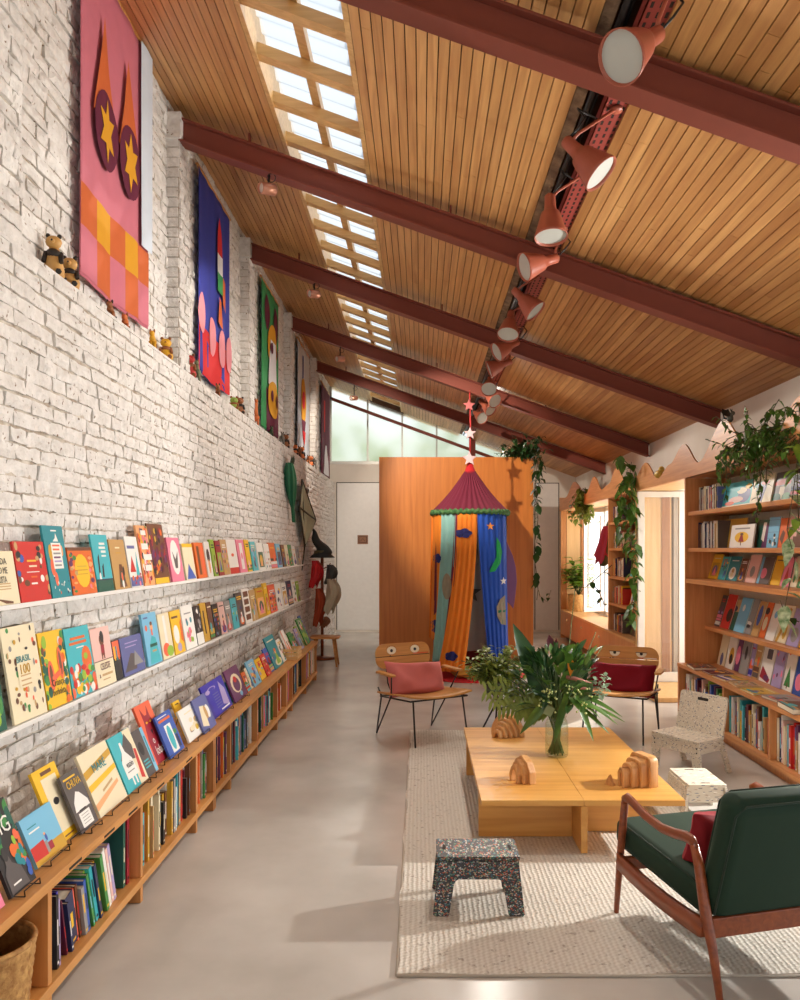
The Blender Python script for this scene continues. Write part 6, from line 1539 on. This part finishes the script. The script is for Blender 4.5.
for i,(px,py,by,wd) in enumerate(((268,189,5.3,'second'),(314,294,7.45,'third'),(340,359,9.8,'fourth'),(354,398,12.1,'fifth'))):
    p=P(px,py,by-.05); o=thing('copper_spotlight','small copper spotlight under the %s ceiling beam from the front'%wd,'spotlight',p,(0,0,0),'small copper spotlights under the beams')
    q=Matrix.Rotation(-.5,4,'Z')@Matrix.Rotation(math.radians(100),4,'Y')@Matrix.Rotation(0,4,'X')
    m=MB(); m.lathe([(0,-.055),(.036,-.055),(.04,-.05),(.04,.06),(.034,.06),(.034,.045),(0,.045)],20,M=Vector((0,0,1)).rotation_difference(Vector((-.72,-.66,-.16)).normalized()).to_matrix().to_4x4()); m.build('housing',COP,o)
    SPOTS.append(p.copy())
    m=MB(); m.lathe([(0,.047),(.033,.047)],16,M=Vector((0,0,1)).rotation_difference(Vector((-.72,-.66,-.16)).normalized()).to_matrix().to_4x4()); m.build('lens',M((210,206,200),.2),o)
    tz_=zb(p.x)-p.z-.001
    m=MB(); m.tube([(0,0,.035),(0,.02,.06),(.0,.04,tz_)],.007,6); m.build('stem',BLACK,o)
    m=MB(); m.tube([(.03*math.cos(2*PI*k/14)+.02,.01,tz_*.7+.03*math.sin(2*PI*k/14)) for k in range(15)],.003,5); m.build('cable_loop',BLACK,o)
# ------------------------------------------------------------------ books past the 300 largest in view become one stuff object
bpy.context.view_layer.update()
def shot(p):
    return (CX+F*p.x/p.y, CY-F*(p.z-EYE)/p.y) if p.y>.1 else (-999,-999)
cand=[]; fixed=0
for o in list(COL.objects):
    if o.get('category')!='book': continue
    if o.type=='MESH':
        bb=[o.matrix_world@Vector(c) for c in o.bound_box]
    else:
        bb=[c.matrix_world@Vector(q) for c in o.children if c.type=='MESH' for q in c.bound_box]
    pts=[shot(p) for p in bb]
    x0=max(0,min(p[0] for p in pts)); x1=min(800,max(p[0] for p in pts)); y0=max(0,min(p[1] for p in pts)); y1=min(1000,max(p[1] for p in pts))
    if x1<=x0 or y1<=y0:
        for c in list(o.children_recursive): bpy.data.objects.remove(c)
        bpy.data.objects.remove(o); continue
    if o.type!='MESH': fixed+=1; continue
    lf=[o.matrix_world@Vector(c) for c in o.bound_box if abs(c[1]-min(b[1] for b in o.bound_box))<1e-6]
    q=[shot(p) for p in lf]; q=[q[i] for i in (0,1,3,2)]
    ar=abs(sum(q[i][0]*q[(i+1)%4][1]-q[(i+1)%4][0]*q[i][1] for i in range(4)))/2
    cand.append((ar,o.name))
cand.sort(reverse=True)
rest=cand[max(0,296-fixed):]
if rest:
    mb=MB(); ms=Mats()
    for _,nm in rest:
        o=bpy.data.objects[nm]; b0=len(mb.v); mw=o.matrix_world
        mb.v += [tuple(mw@v.co) for v in o.data.vertices]
        mi=[ms(mt) for mt in o.data.materials]
        for p in o.data.polygons: mb.face([b0+i for i in p.vertices],mi[p.material_index])
        bpy.data.objects.remove(o)
    tag(mb.build('small_books',ms.l),'the many small book spines and far covers filling the shelves','books',kind='stuff')
print('BOOKS',fixed,len(cand),len(rest))
# ------------------------------------------------------------------ light and camera
LAMP_W=66
w=bpy.data.worlds.new('sky'); scene.world=w; w.use_nodes=True
bg=w.node_tree.nodes['Background']; bg.inputs[0].default_value=(.80,.90,1.0,1); bg.inputs[1].default_value=1.6
def light(kind,name,loc,energy,color,**k):
    l=bpy.data.lights.new(name,kind); l.energy=energy; l.color=color
    for a,b2 in k.items(): setattr(l,a,b2)
    o=bpy.data.objects.new(name,l); COL.objects.link(o); o.location=loc; return o
def aim(o,tgt): o.rotation_euler=(Vector(tgt)-o.location).to_track_quat('-Z','Y').to_euler()
for i,(p,v) in enumerate(LAMPS):
    q=light('SPOT','bell_lamp_light',p,LAMP_W,(1,.92,.82),spot_size=1.9,spot_blend=1.0,shadow_soft_size=.07); q.rotation_euler=v.to_track_quat('-Z','Y').to_euler()
s=light('SUN','sun',(6,20,10),4.5,(1,.93,.82),angle=.012); s.rotation_euler=Vector((-.55,-.60,-.62)).to_track_quat('-Z','Y').to_euler()
k=light('SPOT','bay_lamp',(3.60,4.56,1.72),470,(1,.96,.90),spot_size=2.4,spot_blend=.3,shadow_soft_size=.05); aim(k,(.2,4.3,.4))
a=light('AREA','front_fill',(.6,-2.6,2.2),32,(1,.98,.95),shape='RECTANGLE',size=4.4,size_y=3.4); aim(a,(.4,6,1.6))  # unseen fill light added behind the camera to brighten the room
for nm,loc,sy,sz,en in (('door_daylight',(3.7,8.05,1.3),1.5,2.2,40),('window_daylight',(3.7,11.9,1.45),2.8,1.7,90)):
    q=light('AREA',nm,loc,en,(1,.95,.88),shape='RECTANGLE',size=sz,size_y=sy); aim(q,(loc[0]-1,loc[1]-.25,loc[2]))
for p,tg,en,sz in ((SPOTS[0],(-1.7,7.0,2.6),50,1.3),(SPOTS[1],(.95,10.7,2.3),520,.8),(SPOTS[2],(-1.0,14.5,1.7),200,1.2),(SPOTS[3],(.9,14.5,1.6),60,1.6)):
    q=light('SPOT','copper_spot_light',p+(Vector(tg)-p).normalized()*.09,en,(1,.88,.74),spot_size=sz,spot_blend=.5,shadow_soft_size=.04); aim(q,tg)
cam=bpy.data.cameras.new('camera'); co=bpy.data.objects.new('camera',cam); COL.objects.link(co)
co.location=(0,0,EYE); co.rotation_euler=(PI/2,0,0)
cam.sensor_fit='HORIZONTAL'; cam.sensor_width=36; cam.lens=36*F/800; cam.shift_x=-(CX-400)/800; cam.shift_y=(CY-500)/800
cam.clip_start=.05; cam.clip_end=200
scene.camera=co
vs=scene.view_settings; vs.view_transform='Standard'; vs.look='None'; vs.gamma=1; vs.exposure=0.2; vs.use_curve_mapping=False
scene.cycles.use_denoising=True
scene.cycles.max_bounces=8; scene.cycles.diffuse_bounces=4; scene.cycles.transparent_max_bounces=12; scene.cycles.sample_clamp_indirect=8
